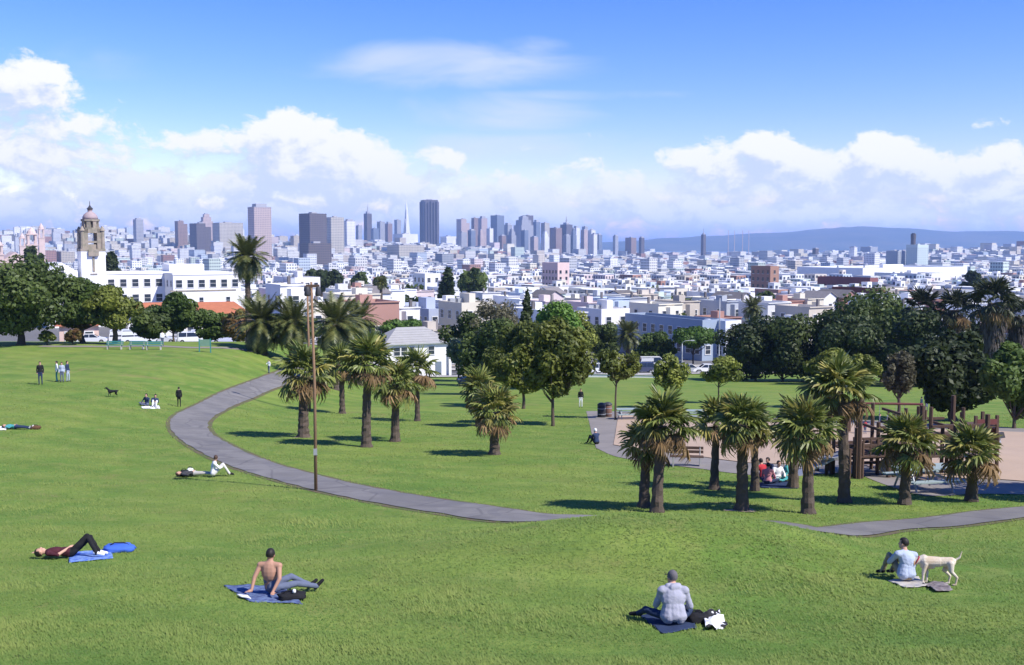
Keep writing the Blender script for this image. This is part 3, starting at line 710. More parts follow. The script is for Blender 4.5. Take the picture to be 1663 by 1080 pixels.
def tree_px(name, label, px, Y, top, bot, hw, lm, n=4500, leaf=None, seed=0, group=None, **kw):
    n = int(n * 1.7); leaf = leaf * .86; kw['nclump'] = kw.get('nclump', 13) + 9
    b = A(px, Y); k = mpp(Y); z0 = b.z; Ht = zat(px, top, Y) - z0; cb = max(.3, zat(px, bot, Y) - z0)
    return tree(name, label, b, Ht, hw * k, cb, lm, n, leaf or max(.12, .0031 * Y), seed, 'tree', group, **kw)
ge = 'trees at the park edge by the school'; gc = 'trees in the middle of the park'; gs = 'street trees past the field'; gg = 'dark trees of the grove past the playground'
Yof = lambda px, py: G(px, py).y
for a in (
    ('broadleaf_tree', 'massive dark spreading tree at the edge of the lawn crest', 34, 113, 416, 538, 92, L_dark, 9000, .30, 41, ge, dict(nclump=20, trunk_r=.42)),
    ('broadleaf_tree', 'rounded green tree between the massive tree and the school tower', 134, 116, 456, 534, 60, L_mid, 7000, .28, 42, ge, dict(nclump=16, trunk_r=.3)),
    ('broadleaf_tree', 'olive tree with bare straight trunk in front of the white school', 186, 114, 468, 532, 40, L_olive, 4500, .26, 43, ge, dict(trunk_r=.3)),
    ('broadleaf_tree', 'dark tree against the white corner of the school wing', 282, 132, 472, 538, 36, L_mid, 4500, .3, 44, ge, {}),
    ('broadleaf_tree', 'low dark bushy tree beside the street vans', 243, 130, 502, 550, 34, L_dark, 3500, .3, 45, ge, {}),
    ('broadleaf_tree', 'low green tree under the red tiled roof', 338, 134, 505, 550, 42, L_mid, 4000, .3, 46, ge, {}),
    ('broadleaf_tree', 'rust tinted tree at the end of the red tiled roof', 386, 128, 502, 556, 24, L_rust, 3000, .3, 47, ge, {}),
    ('shrub', 'small round ochre shrub under the massive tree', 76, 112, 536, 556, 12, L_olive, 900, .16, 48, ge, {}),
    ('shrub', 'dark red shrub under the rounded green tree', 118, 112, 532, 556, 13, L_rust, 900, .16, 49, ge, {}),
    ('broadleaf_tree', 'thin trunked olive tree nearest the lone palm on the lawn', 898, Yof(893, 692), 524, 644, 50, L_olive, 5500, .19, 51, gc, dict(trunk_r=.11)),
    ('broadleaf_tree', 'dense dark olive tree with leaning trunk in the middle lawn', 850, Yof(868, 664), 520, 638, 52, L_olive, 6500, .2, 52, gc, dict(trunk_r=.13)),
    ('broadleaf_tree', 'dark crowned tree between clubhouse and middle lawn', 798, Yof(808, 642), 516, 626, 54, L_dark, 6500, .24, 53, gc, dict(trunk_r=.15)),
    ('broadleaf_tree', 'dark bushy tree filling in behind the date palm next to the pole', 566, 130, 512, 575, 46, L_dark, 3600, .3, 91, gc, {}),
    ('broadleaf_tree', 'dark bushy tree between the tall date palm and the pole', 462, 134, 512, 572, 48, L_dark, 3600, .3, 92, gc, {}),
    ('broadleaf_tree', 'dark tree joining the lamp post tree and the broad olive tree', 1272, 149, 520, 616, 48, L_deep, 4200, .32, 93, gg, {}),
    ('broadleaf_tree', 'fresh bright green dome shaped tree behind the olive trees', 900, 124, 487, 606, 42, L_bright, 7000, .26, 54, gc, dict(nclump=9)),
    ('cypress', 'dark pointed cypress poking above the bright green tree', 856, 128, 466, 600, 19, L_deep, 3500, .26, 55, gc, dict(shape='cone')),
    ('bare_tree', 'leafless grey twiggy tree beside the dark cypress', 805, 134, 484, 560, 46, L_twig, 2600, .20, 56, gc, {}),
    ('broadleaf_tree', 'dark green tree to the side of the clubhouse', 762, 150, 506, 592, 36, L_dark, 4500, .32, 57, gc, {}),
    ('shrub', 'grey green bush at the corner of the clubhouse', 745, 138, 548, 590, 18, leaf_mat('leaf_grey', (0.093, 0.132, 0.085), (0.186, 0.232, 0.147)), 2500, .26, 58, gc, {}),
    ('shrub', 'low yellow green hedge tree above the clubhouse roof', 655, 192, 517, 546, 36, L_bright, 2600, .36, 59, gc, {}),
    ('broadleaf_tree', 'olive street tree behind the dark olive park tree', 940, 186, 508, 574, 30, L_olive, 3500, .34, 60, gs, {}),
    ('broadleaf_tree', 'dark street tree behind the white low wall', 978, 188, 524, 590, 28, L_dark, 3500, .34, 61, gs, {}),
    ('broadleaf_tree', 'green street tree next to the short date palm', 1066, 188, 538, 590, 30, L_mid, 3500, .34, 62, gs, {}),
    ('broadleaf_tree', 'bright flat topped street tree by the grey lamp post', 1126, 184, 527, 574, 40, L_bright, 4500, .33, 63, gs, dict(shape='flat', depth=4)),
    ('young_tree', 'slim young tree with thin leaning trunk by the trash bin', 1000, Yof(997, 682), 564, 616, 30, L_olive, 1700, .17, 64, 'young trees along the field', dict(trunk_r=.07, lean=.2)),
    ('young_tree', 'forked young tree behind the twin palms', 1090, Yof(1088, 662), 578, 634, 25, L_olive, 1700, .18, 65, 'young trees along the field', dict(trunk_r=.09)),
    ('young_tree', 'young tree with orange tinged leaves before the dark parked cars', 1168, Yof(1165, 655), 578, 622, 32, L_olive, 1900, .18, 66, 'young trees along the field', dict(trunk_r=.07)),
    ('broadleaf_tree', 'dark tree at the near end of the grove by the lamp post', 1228, 152, 514, 616, 58, L_deep, 5000, .34, 67, gg, {}),
    ('broadleaf_tree', 'broad dark olive tree in front of the brick block', 1316, 150, 504, 616, 74, L_dark, 7500, .34, 68, gg, dict(nclump=17)),
    ('broadleaf_tree', 'tall broad dark tree towering over the grove', 1434, 146, 466, 614, 74, L_dark, 8500, .34, 69, gg, dict(nclump=18)),
    ('broadleaf_tree', 'deep green tree filling in the middle of the grove', 1386, 138, 516, 616, 58, L_deep, 5000, .32, 70, gg, {}),
    ('oak_tree', 'blackish oak with several dark trunks on the far lawn', 1552, Yof(1552, 684), 530, 664, 66, L_deep, 8000, .26, 71, gg, dict(nclump=16, trunk_r=.3)),
    ('broadleaf_tree', 'dark olive tree between the oak and the tall broad tree', 1492, 132, 506, 612, 46, L_deep, 4500, .3, 72, gg, {}),
    ('bare_tree', 'grey brown nearly leafless tree by the climbing frame', 1462, Yof(1462, 688), 566, 640, 25, L_twig, 1500, .17, 73, gg, dict(trunk_r=.12)),
    ('broadleaf_tree', 'round yellow green tree above the tallest playground palm', 1348, Yof(1345, 662), 566, 636, 36, L_olive, 3500, .2, 74, gg, {}),
    ('broadleaf_tree', 'small yellow green tree beside the grey leafless tree', 1405, Yof(1405, 660), 574, 624, 22, L_olive, 2200, .2, 75, gg, {}),
    ('broadleaf_tree', 'leafy green tree at the outer end of the grove', 1652, Yof(1640, 696), 544, 680, 44, L_mid, 5000, .22, 76, gg, {}),
    ('broadleaf_tree', 'deep dark tree behind the tallest shaggy palm', 1592, 150, 516, 626, 56, L_deep, 4500, .32, 77, gg, {})):
    tree_px(*a[:11], group=a[11], **a[12]) if False else tree_px(a[0], a[1], a[2], a[3], a[4], a[5], a[6], a[7], a[8], a[9], a[10], a[11], **a[12])
# a tree past the picture's edge whose shade falls on the sand
tree('broadleaf_tree', 'big leafy tree beyond the sand pit casting shade on it', Vector((22.9, 36.8, h1(22.9, 36.8))), 7.2, 2.9, 2.0, L_mid, 6000, .16, 94, 'tree', gg, nclump=18)
gt = 'single trees among the city houses'
for i, (px, Y, top, hw, lm, lab, shp) in enumerate((
    (188, 330, 408, 17, L_deep, 'round dark tree right beside the school tower', 'round'),
    (524, 380, 428, 26, L_deep, 'flat dark tree above the white houses behind the wooden pole', 'flat'),
    (726, 300, 428, 13, L_deep, 'dark upright tree amid white houses', 'round'),
    (622, 270, 446, 12, L_dark, 'narrow green tree amid white houses above the clubhouse', 'round'),
    (772, 350, 436, 24, L_dark, 'low green tree by the blue roofed house', 'round'),
    (590, 420, 440, 15, L_dark, 'small dark tree in the house rows before the office tower', 'round'),
    (945, 420, 478, 15, L_dark, 'small green tree behind the bright green park tree', 'round'),
    (1235, 330, 470, 16, L_dark, 'dark green tree near the brown brick block', 'round'),
    (1580, 420, 440, 20, L_deep, 'dark tree among houses above the grove palms', 'round'),
    (60, 420, 398, 14, L_deep, 'dark tree beside the pink church towers', 'round'))):
    b = A(px, Y); Ht = max(5, zat(px, top, Y) - b.z)
    tree('city_tree', lab, b, Ht, hw * mpp(Y), Ht * .35, lm, 1500, .003 * Y, 80 + i, 'tree', gt, shape=shp, nclump=9)


# ------------------------------------------------------------------ buildings
GA = R(31.0)                                  # the street grid is turned from the line of sight
NS = Vector((math.sin(GA), -math.cos(GA)))    # way the sunny fronts face
EE = Vector((math.cos(GA), math.sin(GA)))
M_roofgrey = mat('flat_roof', (.20, .20, .205), .9, .25, .35, rnd=.55)
M_rooflight = mat('pale_roof', (.62, .61, .60), .9, .15, .35, rnd=.2)
M_shingle = mat('shingle_roof', (.17, .155, .15), .9, .3, .8, rnd=.35)
M_sill = mat('window_trim', (.70, .69, .66), .8, .08, 2)

def facade_windows(mb, x0, x1, y, z0, z1, nrm_axis, sgn, wn=1.05, hn=1.55, gap=2.3, floor=3.1, mi=0, jit=None):
    """window boxes standing 4 cm proud of a wall lying in the plane axis = y"""
    nx = max(1, int((x1 - x0 - .6) / gap)); nz = max(1, int((z1 - z0 - .5) / floor))
    for j in range(nz):
        for i in range(nx):
            cx = x0 + (x1 - x0) * (i + .5) / nx; cz = z0 + floor * j + 1.75
            if cz + hn / 2 > z1 - .35: continue
            if nrm_axis == 'y': mb.box((cx, y + sgn * .0, cz), (wn, .12, hn), 0, mi); mb.box((cx, y + sgn * .04, cz - hn / 2 - .06), (wn + .24, .2, .12), 0, mi + 1)
            else: mb.box((y + sgn * .0, cx, cz), (.12, wn, hn), 0, mi); mb.box((y + sgn * .04, cx, cz - hn / 2 - .06), (.2, wn + .24, .12), 0, mi + 1)

def lot_house(E, N, w, d, h, color, roof, detail, rd, label, group, name='row_house', extra=0.0):
    """house on the turned grid: local -y is the sunny front, -x the shaded side"""
    p = EE * E - NS * N; z = min(h1(p.x + a, p.y + b) for a in (-6, 6) for b in (-6, 6)) - .3
    T = thing(name, label, 'house', (p.x, p.y, z), GA, group)
    rm = {'dark': M_roofgrey, 'pale': M_rooflight, 'gable': M_shingle, 'red': M_tile}[roof]
    mb = MB()
    if roof in ('gable', 'red'):
        rh = min(w, d) * .28; mb.box((0, 0, h/2), (w, d, h), 0, 0)
        gw = MB()
        if rd.random() < .5:
            mb.add([(-w/2, -d/2, h), (w/2, -d/2, h), (0, -d/2, h+rh)], [(0, 1, 2)]); mb.add([(-w/2, d/2, h), (w/2, d/2, h), (0, d/2, h+rh)], [(0, 2, 1)])
            for s in (-1, 1):
                o, i_ = s*(w/2+.35), 0
                gw.add([(o, -d/2-.3, h-.2), (o, d/2+.3, h-.2), (0, d/2+.3, h+rh+.04), (0, -d/2-.3, h+rh+.04), (o, -d/2-.3, h-.02), (o, d/2+.3, h-.02), (0, d/2+.3, h+rh+.22), (0, -d/2-.3, h+rh+.22)], [(0,3,2,1), (4,5,6,7), (0,1,5,4), (0,4,7,3), (1,2,6,5)])
        else:
            mb.add([(-w/2, -d/2, h), (-w/2, d/2, h), (-w/2, 0, h+rh)], [(0, 2, 1)]); mb.add([(w/2, -d/2, h), (w/2, d/2, h), (w/2, 0, h+rh)], [(0, 1, 2)])
            for s in (-1, 1):
                o = s*(d/2+.35)
                gw.add([(-w/2-.3, o, h-.2), (w/2+.3, o, h-.2), (w/2+.3, 0, h+rh+.04), (-w/2-.3, 0, h+rh+.04), (-w/2-.3, o, h-.02), (w/2+.3, o, h-.02), (w/2+.3, 0, h+rh+.22), (-w/2-.3, 0, h+rh+.22)], [(0,3,2,1), (4,5,6,7), (0,1,5,4), (0,4,7,3), (1,2,6,5)])
        ro = gw.build('roof', rm, T)
    else:
        mb.box((0, 0, h/2 - .2), (w, d, h - .4), 0, 0)
        for c, s in (((0, -d/2 + .12, h), (w, .24, .8)), ((0, d/2 - .12, h), (w, .24, .8)), ((-w/2 + .12, 0, h), (.24, d - .5, .8)), ((w/2 - .12, 0, h), (.24, d - .5, .8))): mb.box(c, s, 0, 0)
        mb.box((0, -d/2 - .12, h + .30), (w + .1, .30, .22), 0, 0)
        rb = MB(); rb.box((0, 0, h - .36), (w - .55, d - .55, .1)); ro = rb.build('roof', rm, T)
        q = rd.random()
        if q < .6:
            pb = MB(); pb.box((w * rd.uniform(-.2, .2), d * rd.uniform(-.15, .25), h + .55), (w * .3, 2.2, 1.9)); po = pb.build('stair_head', M_bodyobj, ro); po.color = color
        if q > .3:
            pb = MB(); pb.box((w * rd.uniform(-.4, .4), d * rd.uniform(-.3, .4), h + .7), (.5, .5, 2.0)); po = pb.build('chimney', M_shingle, ro)
    wl = mb.build('wall', M_bodyobj, T); wl.color = color
    bays = 'bayed' in label
    if bays:
        nb = max(1, int(w / 5)); bb = MB()
        for i in range(nb):
            cx = -w/2 + w * (i + .5) / nb
            poly = [(cx - 1.35, -d/2), (cx - .8, -d/2 - .85), (cx + .8, -d/2 - .85), (cx + 1.35, -d/2)]
            bb.prism(poly, 3.0, h - .3)
        bo = bb.build('bay', M_bodyobj, T); bo.color = color
    fl = 3.1; nz = max(1, int((h - .6) / fl))
    if detail >= 2:
        wm = WINDOW_MESH
        nx = max(1, int(w / 2.6)); ny = max(1, int(d / 3.6))
        for j in range(nz):
            for i in range(nx):
                cx = -w/2 + w * (i + .5) / nx
                oy = -d/2 - (.85 if bays and j > 0 and any(abs(cx - (-w/2 + w * (b + .5) / max(1, int(w/5)))) < .9 for b in range(max(1, int(w/5)))) else 0)
                o = bpy.data.objects.new('window', wm); link(o, T); o.location = (cx, oy, fl * j + 1.8)
            for i in range(ny):
                o = bpy.data.objects.new('window', wm); link(o, T); o.location = (-w/2, -d/2 + d * (i + .5) / ny, fl * j + 1.8); o.rotation_euler.z = -math.pi/2
    elif detail == 1:
        ww = MB(); facade_windows(ww, -w/2, w/2, -d/2, 0, h, 'y', -1, 1.1, 1.5, rd.uniform(2.2, 3.0)); facade_windows(ww, -d/2, d/2, -w/2, 0, h, 'x', -1, 1.0, 1.4, rd.uniform(2.8, 4.2))
        if ww.v:
            o = ww.build('window_panes', [M_glass, M_sill], T); o['kind'] = 'stuff'
    return T
wmb = MB()
for c, s in (((0, -.03, .85), (1.3, .14, .12)), ((0, -.03, -.85), (1.4, .2, .12)), ((-.6, -.03, 0), (.1, .14, 1.6)), ((.6, -.03, 0), (.1, .14, 1.6)), ((0, -.025, .02), (1.1, .12, .06))): wmb.box(c, s, 0, 1)
wmb.box((0, 0, 0), (1.1, .1, 1.6), 0, 0)
WINDOW_MESH = wmb.mesh('window', [M_glass, M_sill])

PAL = [('white', (.77, .77, .76)), ('white', (.74, .73, .71)), ('white', (.76, .76, .76)), ('off white', (.70, .68, .66)), ('pale grey', (.58, .59, .61)), ('white', (.72, .71, .68)), ('white', (.76, .75, .73)), ('cream', (.66, .60, .48)), ('off white', (.66, .65, .62)), ('pale grey', (.50, .51, .52)), ('pale blue', (.48, .55, .63)),
       ('beige', (.52, .46, .38)), ('pink', (.66, .55, .53)), ('tan', (.56, .50, .43)), ('slate grey', (.38, .40, .43)), ('pale yellow', (.70, .65, .52)), ('brick red', (.36, .20, .16)), ('mint', (.50, .58, .52)), ('white', (.74, .74, .73)), ('white', (.78, .78, .77)), ('white', (.76, .75, .74)), ('off white', (.70, .70, .68))]

EXCL = []          # (x, y, radius) kept free for named buildings
def free(x, y, r):
    return all((x - a) ** 2 + (y - b) ** 2 > (c + r) ** 2 for a, b, c in EXCL)

# ---- the high school with its tower ---------------------------------
M_stucco = mat('white_stucco', (.78, .77, .75), .85, .07, .3)
M_terra = mat('terracotta_ornament', (.36, .30, .235), .85, .35, .8, col2=(.22, .20, .15))
M_lilac = mat('faded_pink_dome', (.36, .28, .28), .8, .15, 1.0)
def school():
    Y = 262.0; k = mpp(Y); b = A(153, Y); z0 = b.z - 3
    T = thing('school_building', 'white stucco high school with ornate tiled bell tower', 'building', (b.x, b.y, z0), GA); EXCL.append((b.x + 16, b.y - 2, 30))
    zt = lambda py: zat(153, py, Y) - z0
    s = 37 * k; sh = zt(408)
    mb = MB(); mb.box((0, 0, sh / 2), (s, s, sh)); t = mb.build('tower_shaft', M_stucco, T)
    # open belfry of two diminishing stages
    mb = MB(); z1 = zt(372); q = s * .88
    for i in (-1, 1):
        for j in (-1, 1): mb.box((i * q * .36, j * q * .36, (sh + z1) / 2), (q * .30, q * .30, z1 - sh))
    for z, e, hh in ((sh + .3, 1.16, .6), (z1 - .5, 1.02, 1.0), (sh + (z1 - sh) * .42, .98, .5)): mb.box((0, 0, z), (q * e, q * e, hh))
    mb.box((0, 0, sh + (z1 - sh) * .16), (q * .86, q * .86, (z1 - sh) * .3))
    for i in (-1, 1):
        for j in (-1, 1): mb.lathe((i * q * .47, j * q * .47, sh), [(.55, 0), (.45, (z1 - sh) * .9), (.7, (z1 - sh) * .92), (.15, (z1 - sh) * 1.12)], 8)
    mb.build('belfry', M_terra, T)
    mb = MB(); z2 = zt(356); q2 = s * .66
    for a in range(8):
        an = 6.283 * (a + .5) / 8; mb.box((q2 * .42 * math.cos(an), q2 * .42 * math.sin(an), (z1 + z2) / 2), (q2 * .2, q2 * .24, z2 - z1), an)
    mb.lathe((0, 0, z1), [(q2 * .58, 0), (q2 * .58, .35), (q2 * .3, .36), (q2 * .3, z2 - z1 - .6), (q2 * .6, z2 - z1 - .5), (q2 * .6, z2 - z1)], 8)
    mb.build('upper_belfry', M_terra, T)
    mb = MB(); dz = zt(341) - z2; r = q2 * .5
    mb.lathe((0, 0, z2), [(r, 0), (r * .96, dz * .25), (r * .8, dz * .5), (r * .5, dz * .72), (r * .3, dz * .8), (r * .3, dz * .95), (r * .38, dz)], 12)
    mb.build('dome', M_lilac, T, True)
    mb = MB(); mb.lathe((0, 0, zt(341)), [(.5, 0), (.8, .3), (.4, .7), (.1, 1.2), (.06, 2.2)], 8); mb.build('finial', M_darkmetal, T)
    mb = MB(); mb.box((0, -s / 2 - .3, sh - .4), (s * .42, .8, 1.5)); mb.box((0, -s / 2 - .08, sh - 3.2), (.5, .2, 3.6)); mb.box((0, -s / 2 - .08, sh - 5.6), (1.6, .22, .25)); mb.build('balcony', M_terra, T)
    def wing(x0, x1, yf, dep, zt_, zb=0.0, name='wing', mm=M_stucco, rows=3, skip=0, gap=3.0, ww=1.5, hh=1.9, dark=False):
        mb = MB(); mb.box(((x0 + x1) / 2, yf + dep / 2, (zt_ + zb) / 2), (x1 - x0, dep, zt_ - zb)); mb.box(((x0 + x1) / 2, yf + dep / 2, zt_ + .25), (x1 - x0 + .3, dep + .3, .5))
        w = mb.build(name, mm, T); n = max(1, int((x1 - x0) / gap))
        for j in range(rows):
            for i in range(n):
                if j < skip and i % 2: continue
                o = bpy.data.objects.new('window', WINDOW_MESH); link(o, w); o.location = (x0 + (x1 - x0) * (i + .5) / n, yf, zt_ - 2.2 - j * 3.9); o.scale = (ww / 1.1, 1, hh / 1.6)
        for j in range(2):
            for i in range(max(1, int(dep / 4))):
                o = bpy.data.objects.new('window', WINDOW_MESH); link(o, w); o.location = (x0, yf + 2 + i * 4, zt_ - 2.2 - j * 3.9); o.rotation_euler.z = -math.pi / 2
        return w
    zt1 = zt(446); zt2 = zt(447)
    wing(s * .5, s * .5 + 17.5, -s * .15, 15, zt1, rows=3, gap=2.6)
    wing(s * .5 + 14.5, s * .5 + 14.5 + 17, -s * .15 - 9.5, 24, zt2, name='front_wing', rows=1, gap=2.7)
    mb = MB(); mb.box((s * .5 + 21, 6, zt2 + 1.0), (9, 8, 3.0)); mb.build('rooftop_room', M_stucco, T)
    mb = MB(); mb.box((s * .5 + 22, -s * .15 - 9.53, zt2 - 4.0), (16.6, .12, .35)); mb.build('string_course', M_terra, T)
    for i in (1, 3):
        o = bpy.data.objects.new('window', WINDOW_MESH); link(o, T); o.location = (s * .5 + 18 + i * 3.4, -s * .15 - 9.5, zt2 - 6.6); o.scale = (.9, 1, 1.1)
    # low gabled hall on the other side of the tower
    mb = MB(); zg = zt(440); zr = zt(425); x0, x1 = -11.5, -4.2
    mb.box(((x0 + x1) / 2, 1, zg / 2), (x1 - x0, 14, zg)); xm = (x0 + x1) / 2
    mb.add([(x0, -6, zg), (x1, -6, zg), (xm, -6, zr), (x0, 8, zg), (x1, 8, zg), (xm, 8, zr)], [(0, 1, 2), (3, 5, 4), (0, 2, 5, 3), (1, 4, 5, 2)])
    g = mb.build('gabled_hall', M_stucco, T)
    o = bpy.data.objects.new('window', WINDOW_MESH); link(o, g); o.location = (xm, -6.0, zg + .1)
school()

def tile_house(px0, px1, Y, py_roof, py_eave, label, color, group=None, name='tiled_house', rot=None, dep=9):
    pc = (px0 + px1) / 2; b = A(pc, Y); k = mpp(Y); w = (px1 - px0) * k; zr = zat(pc, py_roof, Y) - b.z; ze = zat(pc, py_eave, Y) - b.z
    rz = math.atan2(-b.x, b.y) if rot is None else rot
    T = thing(name, label, 'house', (b.x, b.y, b.z - .5), rz, group); EXCL.append((b.x, b.y, max(w, dep) * .55)); zr += .5; ze += .5
    mb = MB(); mb.box((0, 0, ze / 2), (w, dep, ze)); o = mb.build('wall', M_bodyobj, T); o.color = color
    rb = MB(); e = .6
    for s in (-1, 1):
        rb.add([(-w/2 - e, s * (dep/2 + e), ze - .15), (w/2 + e, s * (dep/2 + e), ze - .15), (w/2 - dep * .25, 0, zr), (-w/2 + dep * .25, 0, zr)], [(0, 1, 2, 3) if s < 0 else (0, 3, 2, 1)])
        rb.add([(s * (w/2 + e), -dep/2 - e, ze - .15), (s * (w/2 + e), dep/2 + e, ze - .15), (s * (w/2 - dep * .25), 0, zr)], [(0, 1, 2) if s > 0 else (0, 2, 1)])
    rb.build('roof', M_tile, T)
    n = max(2, int(w / 2.8))
    for j in range(max(1, int(ze / 3.2))):
        for i in range(n):
            o = bpy.data.objects.new('window', WINDOW_MESH); link(o, T); o.location = (-w/2 + w * (i + .5) / n, -dep/2, 1.8 + 3.1 * j)
    return T
gk = 'low tiled houses below the school'
tile_house(212, 300, 214, 491, 509, 'low white house with red tiled roof below the school windows', (.74, .72, .69, 1), gk)
tile_house(300, 398, 218, 490, 507, 'long red tiled roofed house below the lit school wing', (.70, .66, .60, 1), gk)
tile_house(100, 158, 158, 512, 524, 'small pink walled house seen under the park trees', (.62, .45, .38, 1), gk)

# ---- park clubhouse ---------------------------------------------------
def clubhouse():
    Y = 168.0; k = mpp(Y); b = A(667, Y); rz = R(24); z0 = b.z
    T = thing('clubhouse', 'white park clubhouse with low grey hipped roof and porch post', 'building', (b.x, b.y, z0 - .3), rz); EXCL.append((b.x, b.y, 12))
    ze = zat(668, 553, Y) - z0 + .3; zr = zat(668, 531, Y) - z0 + .3; w, d = 10.2, 7.2
    mb = MB(); mb.box((0, 0, ze / 2), (w, d, ze)); mb.build('wall', M_white, T)
    rb = MB(); e = .55; rw = w / 2 + e; rdp = d / 2 + e; rg = 2.4
    V = [(-rw, -rdp, ze - .1), (rw, -rdp, ze - .1), (rw, rdp, ze - .1), (-rw, rdp, ze - .1), (-rg, 0, zr), (rg, 0, zr)]
    rb.add(V, [(0, 1, 5, 4), (1, 2, 5), (2, 3, 4, 5), (3, 0, 4)])
    rf = rb.build('roof', mat('grey_shingle', (.34, .33, .32), .9, .18, 1.2), T)
    nb = MB()
    for zz, x in ((ze - .16, 0),): nb.box((0, 0, zz), (2 * rw - .04, 2 * rdp - .04, .12))
    nb.build('eaves_board', mat('eave_paint', (.50, .51, .52), .8), T)
    for j in range(6):                                   # shingle courses show as thin steps
        t = (j + .7) / 7; cb = MB(); zz = ze - .1 + (zr - ze + .1) * t
        xx = rw + (rg - rw) * t; yy = -rdp * (1 - t)
        cb.box((0, yy, zz + .02), (2 * xx, .06, .05)); cb.build('shingle_course', MATS['grey_shingle'], rf)
    for x in (-3.5, -2.3, -1.1, 2.2):
        o = bpy.data.objects.new('window', WINDOW_MESH); link(o, T); o.location = (x, -d / 2, ze - 1.35); o.scale = (.9, 1, .8)
    for y in (-1.8, 1.6):
        o = bpy.data.objects.new('window', WINDOW_MESH); link(o, T); o.location = (w / 2, y, ze - 1.4); o.rotation_euler.z = math.pi / 2
    db = MB(); db.box((3.4, -d / 2 - .02, 1.2), (1.0, .1, 2.1)); db.build('door', mat('door_paint', (.16, .2, .24), .6), T)
    pb = MB(); pb.box((rw - .4, -rdp + .3, (ze - .2) / 2), (.42, .42, ze - .2)); pb.build('porch_post', M_white, T)
clubhouse()

# ---- named blocks near the park ----------------------------------------
def block(name, label, px0, px1, Y, top, color, rot=GA, dep=None, roof='pale', flo=3.2, gap=2.6, cat='building', group='larger blocks near the park', wmi=M_glass, sawtooth=False, winrow=True, ww=1.2, pent=True):
    pc = (px0 + px1) / 2; b = A(pc, Y); k = mpp(Y); vis = (px1 - px0) * k
    rel = abs(rot + math.atan2(b.x, b.y))
    dep = dep or vis * .5
    w = max(4, (vis - dep * abs(math.sin(rel))) / max(.3, abs(math.cos(rel))))
    hgt = zat(pc, top, Y) - b.z + 1.0
    T = thing(name, label, cat, (b.x, b.y, b.z - 1.0), rot, group); EXCL.append((b.x, b.y, (w + dep) * .42))
    mb = MB(); mb.box((0, 0, hgt / 2 - .3), (w, dep, hgt - .6))
    for c, s in (((0, -dep/2 + .15, hgt), (w, .3, 1.2)), ((0, dep/2 - .15, hgt), (w, .3, 1.2)), ((-w/2 + .15, 0, hgt), (.3, dep - .6, 1.2)), ((w/2 - .15, 0, hgt), (.3, dep - .6, 1.2))): mb.box(c, s)
    wl = mb.build('wall', M_bodyobj, T); wl.color = tuple(color) + (1,)
    rb = MB(); rb.box((0, 0, hgt - .55), (w - .65, dep - .65, .1))
    rf = rb.build('roof', {'pale': M_rooflight, 'dark': M_roofgrey, 'red': M_tile, 'blue': mat('blue_roof', (.10, .27, .55), .6, .1, 1)}[roof], T)
    if pent and w > 7:
        pb = MB(); pb.box((w * .15, dep * .1, hgt + .9), (w * .2, min(4, dep * .4), 2.6)); p = pb.build('penthouse', M_bodyobj, rf); p.color = tuple(color) + (1,)
        for q in (-.3, -.05): 
            pb = MB(); pb.box((w * q, dep * .2, hgt + .4), (1.2, 1.2, 1.5)); pb.build('roof_vent', M_steel, rf)
    if winrow:
        nz = max(1, int((hgt - 1.6) / flo))
        n1, n2 = max(1, int(w / gap)), max(1, int(dep / gap))
        if (n1 + n2) * nz < 160 and k < .24:
            for j in range(nz):
                for i in range(n1):
                    o = bpy.data.objects.new('window', WINDOW_MESH); link(o, T); o.location = (-w/2 + w * (i + .5) / n1, -dep/2, hgt - 1.9 - flo * j); o.scale = (ww / 1.1, 1, 1)
                for i in range(n2):
                    o = bpy.data.objects.new('window', WINDOW_MESH); link(o, T); o.location = (-w/2, -dep/2 + dep * (i + .5) / n2, hgt - 1.9 - flo * j); o.rotation_euler.z = -math.pi/2; o.scale = (ww / 1.1, 1, 1)
        else:
            wb = MB(); facade_windows(wb, -w/2, w/2, -dep/2, 0, hgt, 'y', -1, ww, 1.6, gap, flo); facade_windows(wb, -dep/2, dep/2, -w/2, 0, hgt, 'x', -1, ww, 1.6, gap, flo)
            if wb.v: o = wb.build('window_panes', [M_glass, M_sill], T); o['kind'] = 'stuff'
    return T
block('apartment_block', 'grey blue apartment block with white roof behind the date palms', 428, 505, 236, 468, (.42, .44, .50), dep=12)
block('apartment_block', 'long slate blue apartment block above the clubhouse roof', 612, 770, 232, 500, (.36, .40, .50), dep=26)
block('apartment_block', 'cream block with dark garage row beside the slate blue block', 712, 800, 212, 494, (.64, .58, .46), dep=10)
block('apartment_block', 'white stucco block behind the bright green park tree', 936, 1022, 222, 504, (.76, .73, .70), dep=9)
block('apartment_block', 'long grey blue block with tall windows behind the street trees', 1012, 1172, 208, 518, (.30, .36, .44), dep=24, roof='dark')
block('apartment_block', 'tall narrow white building behind the grey lamp post', 1150, 1196, 200, 524, (.68, .70, .74), dep=6)
block('brick_block', 'dark red brick block rising behind the grove', 1356, 1428, 330, 470, (.16, .055, .045), dep=18, roof='dark')
block('brick_block', 'wide maroon brick warehouse behind the dark red block', 1326, 1420, 470, 452, (.24, .10, .10), dep=30, roof='dark')
block('brick_block', 'brown brick building in the rows past the street trees', 1218, 1262, 470, 434, (.34, .20, .15), dep=12)
block('factory', 'very long bright white factory among the low roofs', 1300, 1560, 900, 434, (.80, .80, .78), dep=70, gap=6, flo=5, cat='factory')
block('warehouse', 'white warehouse in front of the long factory', 1420, 1536, 760, 444, (.74, .72, .66), dep=40, gap=5, flo=4, cat='factory')
block('hospital', 'pale green hospital slab on the rise by the dark chimney', 1468, 1502, 1700, 398, (.48, .56, .54), dep=22, roof='dark', flo=3.6, gap=4)
